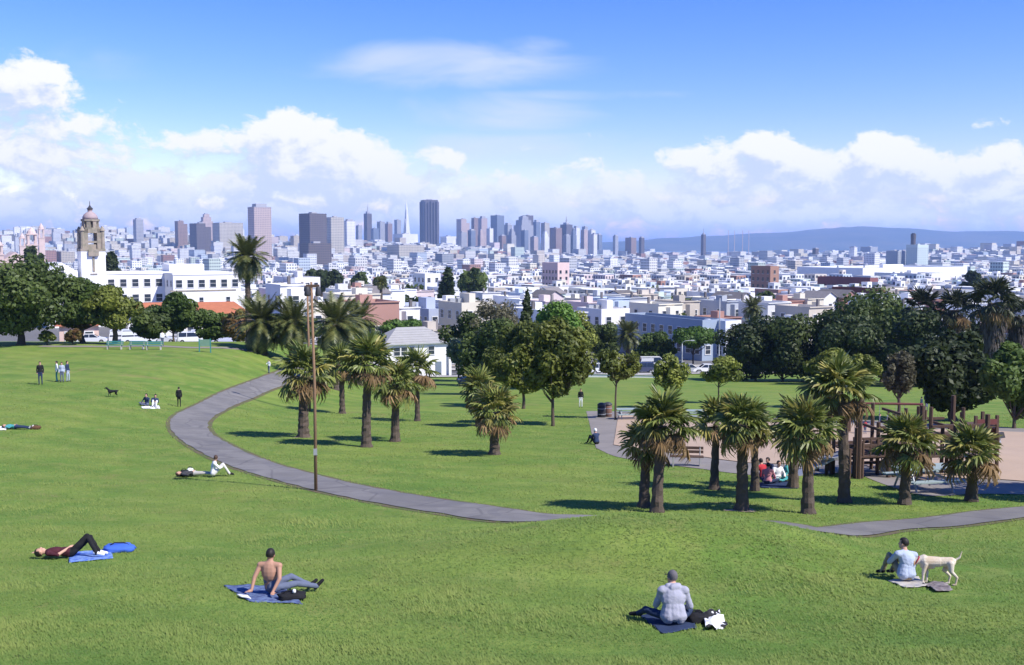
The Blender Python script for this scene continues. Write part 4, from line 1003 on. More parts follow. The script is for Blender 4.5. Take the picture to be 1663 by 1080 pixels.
block('hospital', 'grey hospital wing with tall dark chimney', 1436, 1474, 1760, 408, (.33, .36, .40), dep=24, roof='dark', flo=3.6, gap=4)
block('apartment_block', 'pink stucco block in the middle of the house rows', 880, 924, 520, 428, (.66, .50, .46), dep=14)
block('apartment_block', 'white gallery block with a row of dark arches amid the houses', 672, 716, 400, 446, (.74, .73, .69), dep=10)
block('house_block', 'low house with a bright blue roof among white houses', 748, 792, 355, 458, (.60, .62, .66), dep=12, roof='blue', pent=False)
block('apartment_block', 'cream apartment block just above the slate blue block', 556, 612, 300, 486, (.68, .64, .60), dep=14)
block('apartment_block', 'white terraced block behind the tall date palm', 446, 520, 330, 452, (.74, .72, .72), dep=20)

# chimney of the hospital
b = A(1478, 1740); T = thing('chimney_stack', 'tall dark chimney beside the pale green hospital', 'chimney', b)
zc = zat(1478, 380, 1740) - b.z
mb = MB(); mb.lathe((0, 0, -1), [(4.6, 0), (3.9, zc * .9), (4.3, zc * .91), (4.3, zc + 1)], 12); mb.build('shaft', mat('chimney_brick', (.10, .09, .09), .9), T)
mb = MB(); mb.lathe((0, 0, zc), [(2.9, 0), (2.9, .8), (2.4, .8), (2.4, 1.4)], 12); mb.build('flue', M_darkmetal, T)

# pink twin-towered church at the far left
def church(px, Y, top, lab):
    b = A(px, Y); k = mpp(Y); z0 = b.z; Ht = zat(px, top, Y) - z0
    T = thing('church', lab, 'church', (b.x, b.y, z0 - 1), GA, 'churches on the rise'); EXCL.append((b.x, b.y, 14))
    pk = mat('pink_stucco', (.56, .44, .40), .85, .15, .4)
    mb = MB(); mb.box((0, 10, Ht * .3), (11, 22, Ht * .6)); mb.add([(-5.5, -1, Ht*.6), (5.5, -1, Ht*.6), (0, -1, Ht*.72), (-5.5, 21, Ht*.6), (5.5, 21, Ht*.6), (0, 21, Ht*.72)], [(0,1,2), (3,5,4), (0,2,5,3), (1,4,5,2)]); mb.build('nave', pk, T)
    for s, f in ((-1, .86), (1, 1.0)):
        mb = MB(); x = s * 6.4; mb.box((x, 0, Ht * f * .4), (4, 4, Ht * f * .8)); mb.box((x, 0, Ht * f * .8), (4.5, 4.5, .6))
        for i in (-1, 1):
            for j in (-1, 1): mb.box((x + i * 1.4, j * 1.4, Ht * f * .86), (.8, .8, Ht * f * .13))
        mb.box((x, 0, Ht * f * .925), (4.2, 4.2, .5)); mb.lathe((x, 0, Ht * f * .93), [(1.9, 0), (1.6, Ht * f * .03), (.8, Ht * f * .055), (.1, Ht * f * .08)], 10)
        mb.build('tower', pk, T)
church(30, 430, 366, 'pink church with two ornate towers above the massive park tree')
church(58, 760, 361, 'brownish church with pointed turrets beyond the pink one')

# ------------------------------------------------------------------ rows of city houses
LANDMARKS = [(nm, A(px, Y).x, A(px, Y).y) for nm, px, Y in (('school', 200, 262), ('terraced block', 483, 330), ('slate blue block', 690, 232), ('cream block', 584, 300), ('white gallery block', 694, 400), ('blue roofed house', 770, 355), ('pink stucco block', 902, 520), ('white stucco block', 980, 222), ('grey blue block', 1092, 208), ('narrow white building', 1173, 200), ('brown brick building', 1240, 470), ('dark brick block', 1392, 330), ('maroon warehouse', 1373, 470), ('pink church', 30, 430), ('grove palms', 1560, 230), ('school annex', 340, 320))]
rd = random.Random(11); cand = []
def in_view(p, m=.03): return p.y > 100 and abs(p.x) < (p.y * (.489 + m) + 6)
for ri in range(-28, 86):
    if ri % 6 == 5: continue                         # cross streets
    N0 = 60 + ri * 15.5; E0 = -560.0; j = 0
    while E0 < 760:
        w = rd.choice((5.0, 5.6, 5.6, 6.2, 6.8, 8.5)); j += 1
        if j % 14 == 13: E0 += 15; continue
        E0 += w + .12; p = EE * (E0 - w / 2) - NS * N0
        dist = p.y - float(road_y(p.x))
        pxx = CX + p.x / p.y * FPX
        if pxx < 420 and p.y < 290: continue
        if in_view(p) and dist > 19 and p.y < 640: cand.append((p.y, E0 - w / 2, N0 + rd.uniform(-1.5, 1.5), w))
cand.sort(); rows = []
for Y, E, N, w in cand:
    p = EE * E - NS * N
    if free(p.x, p.y, 5.5): rows.append((Y, E, N, w))
near_rows, rest_rows = rows[:290], rows[290:]
ORD = 'first second third fourth fifth sixth seventh eighth ninth tenth eleventh twelfth'.split()
fl_words = {2: 'two storey', 3: 'three storey', 4: 'four storey'}
for i, (Y, E, N, w) in enumerate(near_rows):
    cn, col = PAL[rd.randrange(len(PAL))]; st = rd.choice((2, 2, 2, 3, 3, 3)); rf = rd.choice(('dark', 'pale', 'pale', 'pale', 'pale', 'pale', 'pale', 'pale', 'pale', 'gable'))
    h = 3.0 * st + rd.uniform(.3, 1.5)
    rfw = {'dark': 'dark flat roof', 'pale': 'pale flat roof', 'gable': 'pitched dark roof', 'red': 'red tiled roof'}[rf]
    jit = rd.uniform(.9, 1.08); c = tuple(min(.85, v * jit) for v in col) + (1,)
    p = EE * E - NS * N; lm = min(LANDMARKS, key=lambda q: (q[1] - p.x) ** 2 + (q[2] - p.y) ** 2)[0]; bay = rd.random() < .5 and rf != 'gable'
    rk = max(0, int((p.y - float(road_y(p.x)) - 19) / 15.5)); lab = '%s %s %shouse, %s, by the %s, %s row' % (cn, fl_words[st], 'bayed ' if bay else '', rfw, lm, ORD[min(rk, 11)])
    lot_house(E, N, w, rd.uniform(8, 10.5), h, c, rf, 2 if i < 42 else 1, rd, lab, 'row houses beyond the park')

# the rest of the city: too many and too small to count, one mesh
def city_material():
    m = bpy.data.materials.new('city_walls'); m.use_nodes = True; N = NG(m.node_tree); N.t.nodes.clear()
    b = N.new('ShaderNodeBsdfPrincipled'); o = N.new('ShaderNodeOutputMaterial')
    at = N.new('ShaderNodeAttribute'); at.attribute_name = 'paint'
    uv = N.new('ShaderNodeUVMap'); u, v, _ = N.sep(uv.outputs[0])
    fu = N.m('FRACT', u); fv = N.m('FRACT', v)
    wi = N.m('MULTIPLY', N.m('MULTIPLY', N.m('GREATER_THAN', fu, .26), N.m('LESS_THAN', fu, .76)), N.m('MULTIPLY', N.m('GREATER_THAN', fv, .28), N.m('LESS_THAN', fv, .74)))
    wi = N.m('MULTIPLY', wi, N.m('GREATER_THAN', v, .02))
    c = N.mix(N.m('MULTIPLY', wi, .95), at.outputs['Color'], (.05, .06, .08, 1))
    N.put(b.inputs['Base Color'], c); N.put(b.inputs['Roughness'], N.m('MULTIPLY_ADD', wi, -.5, .85))
    N.L.new(b.outputs[0], o.inputs['Surface']); return m
M_city = city_material()
def mass(name, items, label, cat):
    """items: (x, y, z, w, d, h, rot, wall rgb, roof rgb)"""
    V = []; F = []; UV = []; C = []
    for x, y, z, w, d, h, rot, wc, rc in items:
        b = len(V); cs, sn = math.cos(rot), math.sin(rot)
        for zz in (z - 2, z + h):
            for i, j in ((-1, -1), (1, -1), (1, 1), (-1, 1)):
                a, q = i * w / 2, j * d / 2; V.append((x + a * cs - q * sn, y + a * sn + q * cs, zz))
        F += [(b+4, b+5, b+6, b+7), (b, b+1, b+5, b+4), (b+1, b+2, b+6, b+5), (b+2, b+3, b+7, b+6), (b+3, b, b+4, b+7)]
        UV += [(0, -1)] * 4
        for L in (w, d, w, d):
            nu, nv = max(1, round(L / 3)), max(1, round(h / 3.2)); UV += [(0, 0), (nu, 0), (nu, nv), (0, nv)]
        C += [rc] * 4 + [wc] * 16
    me = npmesh(name, np.array(V), np.array(F), M_city)
    ul = me.uv_layers.new(name='UVMap'); ul.data.foreach_set('uv', np.array(UV, np.float32).ravel())
    ca = me.color_attributes.new('paint', 'FLOAT_COLOR', 'CORNER'); ca.data.foreach_set('color', np.array([tuple(c) + (1,) for c in C], np.float32).ravel())
    return props(link(bpy.data.objects.new(name, me)), label, cat, kind='stuff')
items = []
def rcol():
    q = rd.random()
    if q < .60: g = rd.uniform(.6, .84); return (g, g, g * .98)
    if q < .85: g = rd.uniform(.07, .32); return (g, g, g * 1.02)
    if q < .9: return (.34, .20, .15)
    return (.40, .36, .30)
def wcol(): 
    c = PAL[rd.randrange(len(PAL))][1]; q = rd.uniform(.75, 1.1); return tuple(min(.84, v * q) for v in c)
for Y, E, N, w in rest_rows:
    p = EE * E - NS * N; h = rd.choice((6.2, 6.5, 9, 9.5, 10)) + rd.uniform(0, 1.2)
    items.append((p.x, p.y, h1(p.x, p.y), w, rd.uniform(9, 12), h, GA, wcol(), rcol()))
    if rd.random() < .4: items.append((p.x + 1, p.y + 1, h1(p.x, p.y) + h, 2.5, 3, 2.2, GA, wcol(), rcol()))
for (y0, y1, pw_, pn_) in ((600, 1150, 11, 21), (1150, 2000, 17, 30), (2000, 3300, 28, 46), (3300, 5400, 44, 70)):
    for a in range(int(-1.1 * y1 / pw_), int(1.5 * y1 / pw_)):
        for c in range(0, int(1.7 * y1 / pn_)):
            if c % 5 == 4 or (a % 13 == 12): continue
            E = a * pw_ + rd.uniform(-1, 1); N = c * pn_ + rd.uniform(-4, 4) - 600; p = EE * E - NS * N
            if not (y0 + (8 if y0 == 600 else 0) + 40 * math.sin(p.x * .01) <= p.y < y1 + 40 * math.sin(p.x * .01)) or abs(p.x) > p.y * .515: continue
            if not free(p.x, p.y, pw_ * .6): continue
            if rd.random() < .10: continue
            h = rd.choice((6, 8, 9, 9, 10, 12, 13)) + rd.uniform(0, 2)
            if y0 >= 1150 and rd.random() < .08: h *= rd.uniform(1.4, 2.2)
            if y0 >= 2000: h *= 1.15
            if p.y > 2300 and p.x < -400 and rd.random() < .16: h *= rd.uniform(1.5, 2.6)
            items.append((p.x, p.y, h1(p.x, p.y), pw_ * rd.uniform(.6, .96), pn_ * rd.uniform(.4, .75), h, GA + rd.choice((0, 0, 0, R(8))), wcol(), rcol()))
            if rd.random() < .25: items.append((p.x + 1.5, p.y + 1.5, h1(p.x, p.y) + h, pw_ * .25, pn_ * .15, rd.uniform(1.5, 3), GA, wcol(), rcol()))
mass('city_houses', items, 'endless pale low houses and flats filling the city towards downtown', 'houses')

# back-yard greenery between the far houses: one mass nobody could count
def yard_green():
    rng = np.random.default_rng(5); Vs, Fs, Ts = [], [], []; k0 = 0; n = 46; lp = [((0, 0, .5), (1, 1, .62)), ((.6, .2, .3), (.6, .6, .45)), ((-.5, -.3, .35), (.6, .6, .45))]
    for i in range(360):
        y = 215 + 1500 * rng.random() ** 1.7; x = (rng.random() * 2 - 1) * y * .5
        if not free(x, y, 4) or (CX + x / y * FPX < 420 and y < 300): continue
        s = rng.uniform(1.4, 3.4); hh = rng.uniform(3, 8.5)
        V, F, t = leaf_cloud(lp, n, .34, rng); V = V * np.array([s, s, s * 1.1]) + np.array([x, y, h1(x, y) + hh])
        Vs.append(V); Fs.append(F + k0); Ts.append(t); k0 += len(V)
    me = npmesh('yard_foliage', np.concatenate(Vs), np.concatenate(Fs), L_dark); set_tone(me, np.concatenate(Ts))
    props(link(bpy.data.objects.new('yard_foliage', me)), 'scattered dark green yard trees and bushes between the city houses', 'foliage', kind='stuff')
yard_green()

# ------------------------------------------------------------------ downtown towers
def tower_material(name, wall, glass, fu_lo, fu_hi, fv_lo, fv_hi, rough=.6):
    if name in MATS: return MATS[name]
    m = bpy.data.materials.new(name); m.use_nodes = True; N = NG(m.node_tree); N.t.nodes.clear()
    b = N.new('ShaderNodeBsdfPrincipled'); o = N.new('ShaderNodeOutputMaterial')
    uv = N.new('ShaderNodeUVMap'); u, v, _ = N.sep(uv.outputs[0]); fu = N.m('FRACT', u); fv = N.m('FRACT', v)
    wi = N.m('MULTIPLY', N.m('MULTIPLY', N.m('GREATER_THAN', fu, fu_lo), N.m('LESS_THAN', fu, fu_hi)), N.m('MULTIPLY', N.m('GREATER_THAN', fv, fv_lo), N.m('LESS_THAN', fv, fv_hi)))
    t = N.new('ShaderNodeTexCoord'); nz = N.noise(t.outputs['Object'], .03, 3, .5)
    c = N.mix(wi, tuple(wall) + (1,), tuple(glass) + (1,)); f = N.m('MULTIPLY_ADD', nz, .3, .85); c = N.mix(1.0, c, N.comb(f, f, f), 'MULTIPLY')
    N.put(b.inputs['Base Color'], c); b.inputs['Roughness'].default_value = rough; N.L.new(b.outputs[0], o.inputs['Surface']); MATS[name] = m; return m
TM = {
 'dark': tower_material('tower_dark', (.115, .095, .10), (.05, .05, .06), .2, .8, .3, .8),
 'pink': tower_material('tower_pink', (.46, .36, .33), (.13, .12, .13), .25, .75, .3, .75),
 'tan': tower_material('tower_tan', (.46, .42, .35), (.12, .12, .13), .2, .8, .35, .8),
 'white': tower_material('tower_white', (.66, .65, .64), (.2, .21, .23), .3, .7, .3, .7),
 'grey': tower_material('tower_grey', (.34, .34, .36), (.12, .13, .15), .2, .8, .3, .8),
 'blue': tower_material('tower_blue', (.20, .23, .29), (.08, .10, .14), .1, .9, .25, .85, .35),
 'brown': tower_material('tower_brown', (.26, .18, .155), (.07, .06, .065), .25, .75, .3, .75)}
def uvbox(V, F, UV, c, w, d, z0, z1, rot=0.0, tw=1.0):
    b = len(V); cs, sn = math.cos(rot), math.sin(rot)
    for zz, t in ((z0, 1.0), (z1, tw)):
        for i, j in ((-1, -1), (1, -1), (1, 1), (-1, 1)):
            a, q = i * w / 2 * t, j * d / 2 * t; V.append((c[0] + a * cs - q * sn, c[1] + a * sn + q * cs, zz))
    F += [(b+4, b+5, b+6, b+7), (b, b+1, b+5, b+4), (b+1, b+2, b+6, b+5), (b+2, b+3, b+7, b+6), (b+3, b, b+4, b+7)]
    UV += [(0, 0)] * 4
    for L in (w, d, w, d):
        nu, nv = max(2, round(L / 4)), max(2, round((z1 - z0) / 3.8)); UV += [(0, 0), (nu, 0), (nu, nv), (0, nv)]
def uvpart(name, boxes, m, T):
    V, F, UV = [], [], []
    for bx in boxes: uvbox(V, F, UV, *bx)
    me = npmesh(name, np.array(V), np.array(F), m); ul = me.uv_layers.new(name='UVMap'); ul.data.foreach_set('uv', np.array(UV, np.float32).ravel())
    return link(bpy.data.objects.new(name, me), T)
def tower(px0, px1, top, Y, style, label, rot=None, crown='box', ratio=1.0, group='downtown office towers'):
    pc = (px0 + px1) / 2; b = A(pc, Y); k = mpp(Y); rot = R(44) if rot is None else rot
    rel = rot + math.atan2(b.x, b.y); vis = (px1 - px0) * k
    w = vis / (abs(math.cos(rel)) + ratio * abs(math.sin(rel))); d = w * ratio
    hgt = zat(pc, top, Y) - b.z + 5
    T = thing('office_tower', label, 'skyscraper', (b.x, b.y, b.z - 5), rot, group)
    m = TM[style]; ch = min(hgt * .06, 9)
    body = [((0, 0), w, d, 0, hgt - (ch if crown in ('box', 'dome', 'spire') else 0))]
    if crown == 'step': body = [((0, 0), w, d, 0, hgt * .8), ((0, 0), w * .78, d * .78, hgt * .8, hgt * .92), ((0, 0), w * .5, d * .5, hgt * .92, hgt)]
    if crown == 'twin': body = [((-w * .2, 0), w * .6, d, 0, hgt), ((w * .3, 0), w * .4, d * .85, 0, hgt * .9)]
    if crown == 'bays':
        body = [((0, 0), w * .9, d * .9, 0, hgt)]
        nb = 5
        for s in (-1, 1):
            for i in range(nb):
                q = (i - (nb - 1) / 2) * w * .9 / nb
                body += [((q, s * w * .45), w * .11, w * .11, 0, hgt * (.97 - .02 * (i % 2)), R(45)), ((s * w * .45, q), w * .11, w * .11, 0, hgt * (.97 - .02 * (i % 2)), R(45))]
    uvpart('tower_body', body, m, T)
    mb = MB()
    if crown == 'box': mb.box((0, 0, hgt - ch * .5 - .2), (w * .62, d * .62, ch)); mb.box((0, 0, hgt - ch + .6), (w * 1.02, d * 1.02, 1.2))
    elif crown == 'dome': mb.lathe((0, 0, hgt - ch), [(w * .42, 0), (w * .4, ch * .4), (w * .25, ch * .8), (w * .06, ch)], 12)
    elif crown == 'spire': mb.box((0, 0, hgt - ch * .6), (w * .5, d * .5, ch)); mb.lathe((0, 0, hgt), [(w * .1, 0), (w * .05, hgt * .1), (.3, hgt * .17)], 6)
    else: mb.box((0, 0, hgt + 1), (w * .3, d * .3, 4))
    mb.build('roof_plant', M_bodyobj, T).color = (.35, .35, .37, 1)
    if hgt > 60:
        uvpart('podium', [((0, 0), w * 1.3, d * 1.3, 0, hgt * .12)], m, T)
    return T
TW = [
 (222, 238, 354, 3000, 'grey', 'grey slab tower standing alone on the hill past the school', 'box'),
 (289, 309, 359, 3000, 'brown', 'stubby brown tower on the hill', 'twin'),
 (313, 347, 363, 2700, 'dark', 'dark twin slab on the hill in front of the pale stepped tower', 'twin'),
 (329, 350, 348, 3000, 'pink', 'pale stepped tower behind the dark twin slab', 'step'),
 (350, 398, 362, 2900, 'tan', 'long low tan slab next to the pale stepped tower', 'flat'),
 (407, 444, 331, 2250, 'pink', 'tall flat topped tower with pinkish lit side behind the tall date palm', 'box'),
 (489, 533, 347, 2150, 'dark', 'dark broad slab tower with brownish lit side', 'flat'),
 (532, 561, 353, 2500, 'tan', 'tan gridded block adjoining the dark broad slab', 'flat'),
 (560, 579, 356, 2700, 'white', 'white tower beside the tan gridded block', 'box'),
 (580, 590, 366, 3600, 'grey', 'thin grey tower beside the white one', 'flat'),
 (593, 606, 343, 3900, 'dark', 'slim dark tower with pointed mast', 'spire'),
 (604, 617, 371, 3700, 'blue', 'short bluish block at the foot of the slim dark tower', 'flat'),
 (614, 627, 360, 4000, 'grey', 'grey tower between the slim dark tower and the pyramid', 'flat'),
 (627, 639, 360, 4100, 'brown', 'brownish tower beside a grey one near the pyramid', 'box'),
 (642, 653, 357, 4200, 'grey', 'narrow grey tower just beside the pyramid', 'flat'),
 (683, 714, 325, 3900, 'dark', 'great dark brown tower with faceted sides, tallest of downtown', 'bays'),
 (742, 764, 356, 3700, 'pink', 'pinkish tower at the start of the clustered towers', 'twin'),
 (766, 777, 354, 3900, 'brown', 'narrow brown tower in the cluster', 'flat'),
 (777, 792, 351, 4000, 'pink', 'pink tower with lit edge in the cluster', 'box'),
 (797, 819, 350, 3800, 'blue', 'dark blue glass tower with flat top', 'flat'),
 (818, 832, 362, 3900, 'grey', 'lower grey tower beside the dark blue one', 'box'),
 (834, 866, 352, 3700, 'grey', 'wide grey stepped tower in the middle of the cluster', 'step'),
 (848, 866, 350, 4000, 'dark', 'dark tower behind the wide stepped one', 'flat'),
 (865, 877, 357, 3900, 'blue', 'bluish narrow tower in the cluster', 'box'),
 (878, 892, 362, 4000, 'tan', 'tan tower with bright top in the cluster', 'flat'),
 (892, 912, 370, 3700, 'brown', 'squat brownish tower before the masted one', 'flat'),
 (909, 929, 361, 3800, 'dark', 'dark tower carrying a thin mast', 'spire'),
 (929, 941, 367, 3900, 'white', 'white tower beside the dark masted tower', 'box'),
 (944, 954, 368, 4000, 'grey', 'slender grey tower near the end of the cluster', 'flat'),
 (954, 966, 371, 4000, 'white', 'pale tower with a rounded dome top', 'dome'),
 (965, 977, 379, 3800, 'blue', 'short blue tower at the end of the cluster', 'box'),
 (994, 1003, 381, 3900, 'grey', 'small grey tower apart from the cluster', 'box'),
 (1014, 1032, 386, 3600, 'brown', 'low brown block past the end of downtown', 'flat'),
 (1036, 1045, 384, 3700, 'dark', 'small dark tower past the low brown block', 'box'),
 (1136, 1144, 378, 3300, 'dark', 'thin dark tower on the low rise before the hills', 'spire'),
 (640, 680, 380, 3300, 'white', 'white broad office block below the pyramid', 'flat'),
 (716, 742, 384, 3300, 'white', 'white low block beside the great dark tower', 'flat'),
 (490, 540, 395, 1700, 'dark', 'dark low block at the foot of the dark broad slab', 'flat'),
 (630, 690, 398, 2400, 'tan', 'long pale office block in front of downtown', 'flat'),
 (1316, 1326, 402, 2600, 'dark', 'small dark block before the far hills', 'box'),
 (1376, 1388, 400, 2600, 'white', 'small white block before the far hills', 'box')]
for i in range(14):
    q = random.Random(500 + i); px = 742 + i * 17 + q.uniform(-4, 4); st = ('grey', 'blue', 'pink', 'white', 'brown')[i % 5]
    TW.append((px, px + q.uniform(9, 15), q.uniform(368, 384), 3300 + i * 12, st, '%s %s lower office block before the clustered towers' % (('grey', 'bluish', 'pinkish', 'white', 'brown')[i % 5], ('flat topped', 'capped', 'stepped')[i % 3]), ('flat', 'box', 'step')[i % 3]))
for t in TW: tower(t[0], t[1], t[2], t[3], t[4], t[5], crown=t[6], rot=R(18) if t[6] == 'bays' else (R(40) + (int(t[0]) % 7 - 3) * R(2)), ratio=.9)
# the pyramid
b = A(662, 4200); k = mpp(4200); zt = zat(662, 326, 4200) - b.z
T = thing('pyramid_tower', 'slim white pyramid skyscraper with needle top', 'skyscraper', (b.x, b.y, b.z), R(40), 'downtown office towers')
uvpart('tower_body', [((0, 0), 13 * k, 13 * k, 0, zt * .84, 0, .20)], TM['white'], T)
mb = MB(); mb.box((0, 0, zt * .91), (13 * k * .2, 13 * k * .2, zt * .18), 0, 0, .05); mb.build('needle', M_white, T)
mb = MB()
for s in (-1, 1): mb.box((s * 13 * k * .24, 0, zt * .52), (13 * k * .12, 13 * k * .18, zt * .3), 0, 0, .6)
mb.build('wing', M_white, T)
# antenna masts on the skyline
for i, px in enumerate((1180, 1190, 1203, 1213)):
    b = A(px, 3100); T = thing('radio_mast', 'thin pale mast in the cluster of masts before the hills', 'mast', b, 0, 'cluster of masts before the hills'); zt = zat(px, 374, 3100) - b.z
    mb = MB(); mb.tube([(0, 0, -1), (0, 0, zt)], [1.3, .7], 6); mb.build('mast_shaft', mat('mast_paint', (.5, .42, .42), .7), T)
    mb = MB(); mb.box((0, 0, zt * .8), (5, .6, .6)); mb.box((0, 0, zt * .95), (4, .6, .6)); mb.build('cross_arm', MATS['mast_paint'], T)

# ------------------------------------------------------------------ people and dogs: one continuous skin each
SKIN = mat('skin', (.52, .30, .21), .6, .06, 6)
SKIN2 = mat('skin_tan', (.42, .23, .155), .6, .06, 6)
HAIR = mat('dark_hair', (.018, .014, .012), .6, .2, 30)
HAIRB = mat('brown_hair', (.07, .04, .025), .6, .2, 30)
def cloth(name, c, c2=None): return mat('cloth_' + name, c, .9, .12, 9, spec=.1, bump=.35, bscale=16, col2=c2)

def figure(name, prims, paints, mats, vox, parent, smooth_it=6, wrinkle=0.0):
    """prims: ('c', p0, p1, r0, r1, m) tapered limb, ('e', centre, radii, 3x3 axes or None, m) ellipsoid; fused by a voxel remesh"""
    mb = MB(); pr = []
    for p in prims:
        if p[0] == 'c':
            a, b = Vector(p[1]), Vector(p[2]); r0, r1 = p[3], p[4]; d = b - a; L = max(d.length, 1e-4); z = d / L
            x = z.orthogonal().normalized(); y = z.cross(x); n = 12; V = []; F = []
            prof = [(-r0, .02 * r0)] + [(-r0 * math.cos(t), r0 * math.sin(t)) for t in (.45, .9, 1.35)] + [(L + r1 * math.sin(t), r1 * math.cos(t)) for t in (.2, .65, 1.1)] + [(L + r1, .02 * r1)]
            for q, r in prof:
                for k in range(n): V.append(a + z * q + (x * math.cos(6.28318 * k / n) + y * math.sin(6.28318 * k / n)) * r)
            for i in range(len(prof) - 1):
                for k in range(n): F.append((i*n+k, i*n+(k+1) % n, (i+1)*n+(k+1) % n, (i+1)*n+k))
            F += [tuple(range(n-1, -1, -1)), tuple((len(prof)-1)*n + k for k in range(n))]
            mb.add(V, F); pr.append(('c', np.array(a), np.array(b), r0, r1, p[5]))
        else:
            c = Vector(p[1]); rr = p[2]; M = p[3] or Matrix.Identity(3); n = 12; V = []; F = []; m_ = 8
            for i in range(m_ + 1):
                th = math.pi * (i + .04 * (1 if i == 0 else (-1 if i == m_ else 0))) / m_
                for k in range(n):
                    ph = 6.28318 * k / n; V.append(c + M @ Vector((rr[0] * math.sin(th) * math.cos(ph), rr[1] * math.sin(th) * math.sin(ph), rr[2] * math.cos(th))))
            for i in range(m_):
                for k in range(n): F.append((i*n+k, (i+1)*n+k, (i+1)*n+(k+1) % n, i*n+(k+1) % n))
            F += [tuple(range(n)), tuple(m_ * n + k for k in range(n-1, -1, -1))]
            mb.add(V, F); pr.append(('e', np.array(c), np.array(rr), np.array(M.transposed()), None, p[4]))
    o = mb.build(name, mats, parent)
    md = o.modifiers.new('r', 'REMESH'); md.mode = 'VOXEL'; md.voxel_size = vox; md.use_smooth_shade = True
    sm = o.modifiers.new('s', 'SMOOTH'); sm.factor = .5; sm.iterations = smooth_it
    dg = bpy.context.evaluated_depsgraph_get(); me = bpy.data.meshes.new_from_object(o.evaluated_get(dg))
    o.modifiers.clear(); old = o.data; o.data = me; bpy.data.meshes.remove(old)
    me.materials.clear()
    for m in mats: me.materials.append(m)
    nf = len(me.polygons); C = np.empty(nf * 3); me.polygons.foreach_get('center', C); C = C.reshape(-1, 3)
    best = np.full(nf, 1e9); mi = np.zeros(nf, int)
    def dist(p):
        if p[0] == 'c':
            ab = p[2] - p[1]; t = np.clip(((C - p[1]) @ ab) / max(1e-9, ab @ ab), 0, 1); return np.linalg.norm(C - (p[1] + t[:, None] * ab), axis=1) - (p[3] + (p[4] - p[3]) * t)
        q = (C - p[1]) @ p[3].T; return (np.linalg.norm(q / p[2], axis=1) - 1) * p[2].min()
    for p in pr:
        d = dist(p); k = d < best; best[k] = d[k]; mi[k] = p[5]
    for c, r, m in paints:
        k = np.linalg.norm(C - np.array(c), axis=1) < r; mi[k] = m
    if wrinkle:                                   # folds in the cloth
        nv = len(me.vertices); CO = np.empty(nv * 3); NO = np.empty(nv * 3); me.vertices.foreach_get('co', CO); me.vertices.foreach_get('normal', NO); CO = CO.reshape(-1, 3); NO = NO.reshape(-1, 3)
        lv = np.empty(len(me.loops), np.int32); me.loops.foreach_get('vertex_index', lv); lt = np.empty(nf, np.int32); me.polygons.foreach_get('loop_total', lt)
        cl_ = np.unique(lv[np.repeat((mi == 1) | (mi == 2), lt)])
        am = np.array([mnoise.noise(Vector((q[0] * 6 + q[2] * 5, q[1] * 6, q[2] * 11 - q[0] * 4))) + .3 * mnoise.noise(Vector(q * 22)) for q in CO[cl_]])
        CO[cl_] += NO[cl_] * (wrinkle * am)[:, None]; me.vertices.foreach_set('co', CO.ravel())
    me.polygons.foreach_set('material_index', mi.astype(np.int32)); me.polygons.foreach_set('use_smooth', np.ones(nf, bool)); me.update()
    return o

V3 = lambda *a: Vector(a)
def pose(kind):
    J = dict(front=V3(0, 1, 0), up=V3(0, 0, 1))
    def both(k, x, y, z): J[k + 'L'] = V3(-x, y, z); J[k + 'R'] = V3(x, y, z)
    if kind == 'stand':
        J.update(pel=V3(0, 0, .95), chest=V3(0, 0, 1.32), neck=V3(0, 0, 1.48), head=V3(0, .02, 1.63))
        for k, v in dict(sh=(.18, 0, 1.42), el=(.24, -.02, 1.13), wr=(.23, .08, .90), hip=(.09, 0, .92), kn=(.10, .03, .50), an=(.10, -.02, .08), toe=(.12, .15, .04)).items(): both(k, *v)
    elif kind == 'sit_back':
        J.update(pel=V3(0, 0, .12), chest=V3(0, -.13, .47), neck=V3(0, -.14, .62), head=V3(0, -.10, .78))
        for k, v in dict(sh=(.19, -.14, .56), el=(.26, -.27, .32), wr=(.25, -.36, .09), hip=(.10, .03, .12), kn=(.13, .46, .20), an=(.12, .86, .09), toe=(.15, .95, .20)).items(): both(k, *v)
    elif kind == 'sit_cross':
        J.update(pel=V3(0, 0, .13), chest=V3(0, .07, .47), neck=V3(0, .12, .63), head=V3(0, .18, .77))
        for k, v in dict(sh=(.19, .07, .56), el=(.27, .17, .30), wr=(.12, .36, .26), hip=(.10, .02, .13), kn=(.36, .34, .18), an=(-.06, .40, .08), toe=(-.18, .46, .06)).items(): both(k, *v)
    elif kind == 'sit_knees':
        J.update(pel=V3(0, 0, .13), chest=V3(0, .05, .47), neck=V3(0, .09, .63), head=V3(0, .14, .78))
        for k, v in dict(sh=(.19, .05, .56), el=(.25, .25, .36), wr=(.08, .42, .40), hip=(.10, .03, .13), kn=(.13, .42, .48), an=(.12, .66, .09), toe=(.13, .82, .05)).items(): both(k, *v)
    elif kind in ('lie_knees', 'lie_flat'):
        J.update(front=V3(0, 0, 1), up=V3(0, -1, 0), pel=V3(0, 0, .12), chest=V3(0, -.40, .13), neck=V3(0, -.56, .12), head=V3(0, -.72, .14))
        for k, v in dict(sh=(.19, -.47, .12), el=(.30, -.24, .09), wr=(.14, -.06, .21), hip=(.09, .04, .12)).items(): both(k, *v)
        if kind == 'lie_knees':
            for k, v in dict(kn=(.11, .36, .47), an=(.12, .60, .09), toe=(.13, .77, .05)).items(): both(k, *v)
        else:
            for k, v in dict(kn=(.11, .45, .12), an=(.13, .86, .08), toe=(.17, .92, .2)).items(): both(k, *v)
    return J

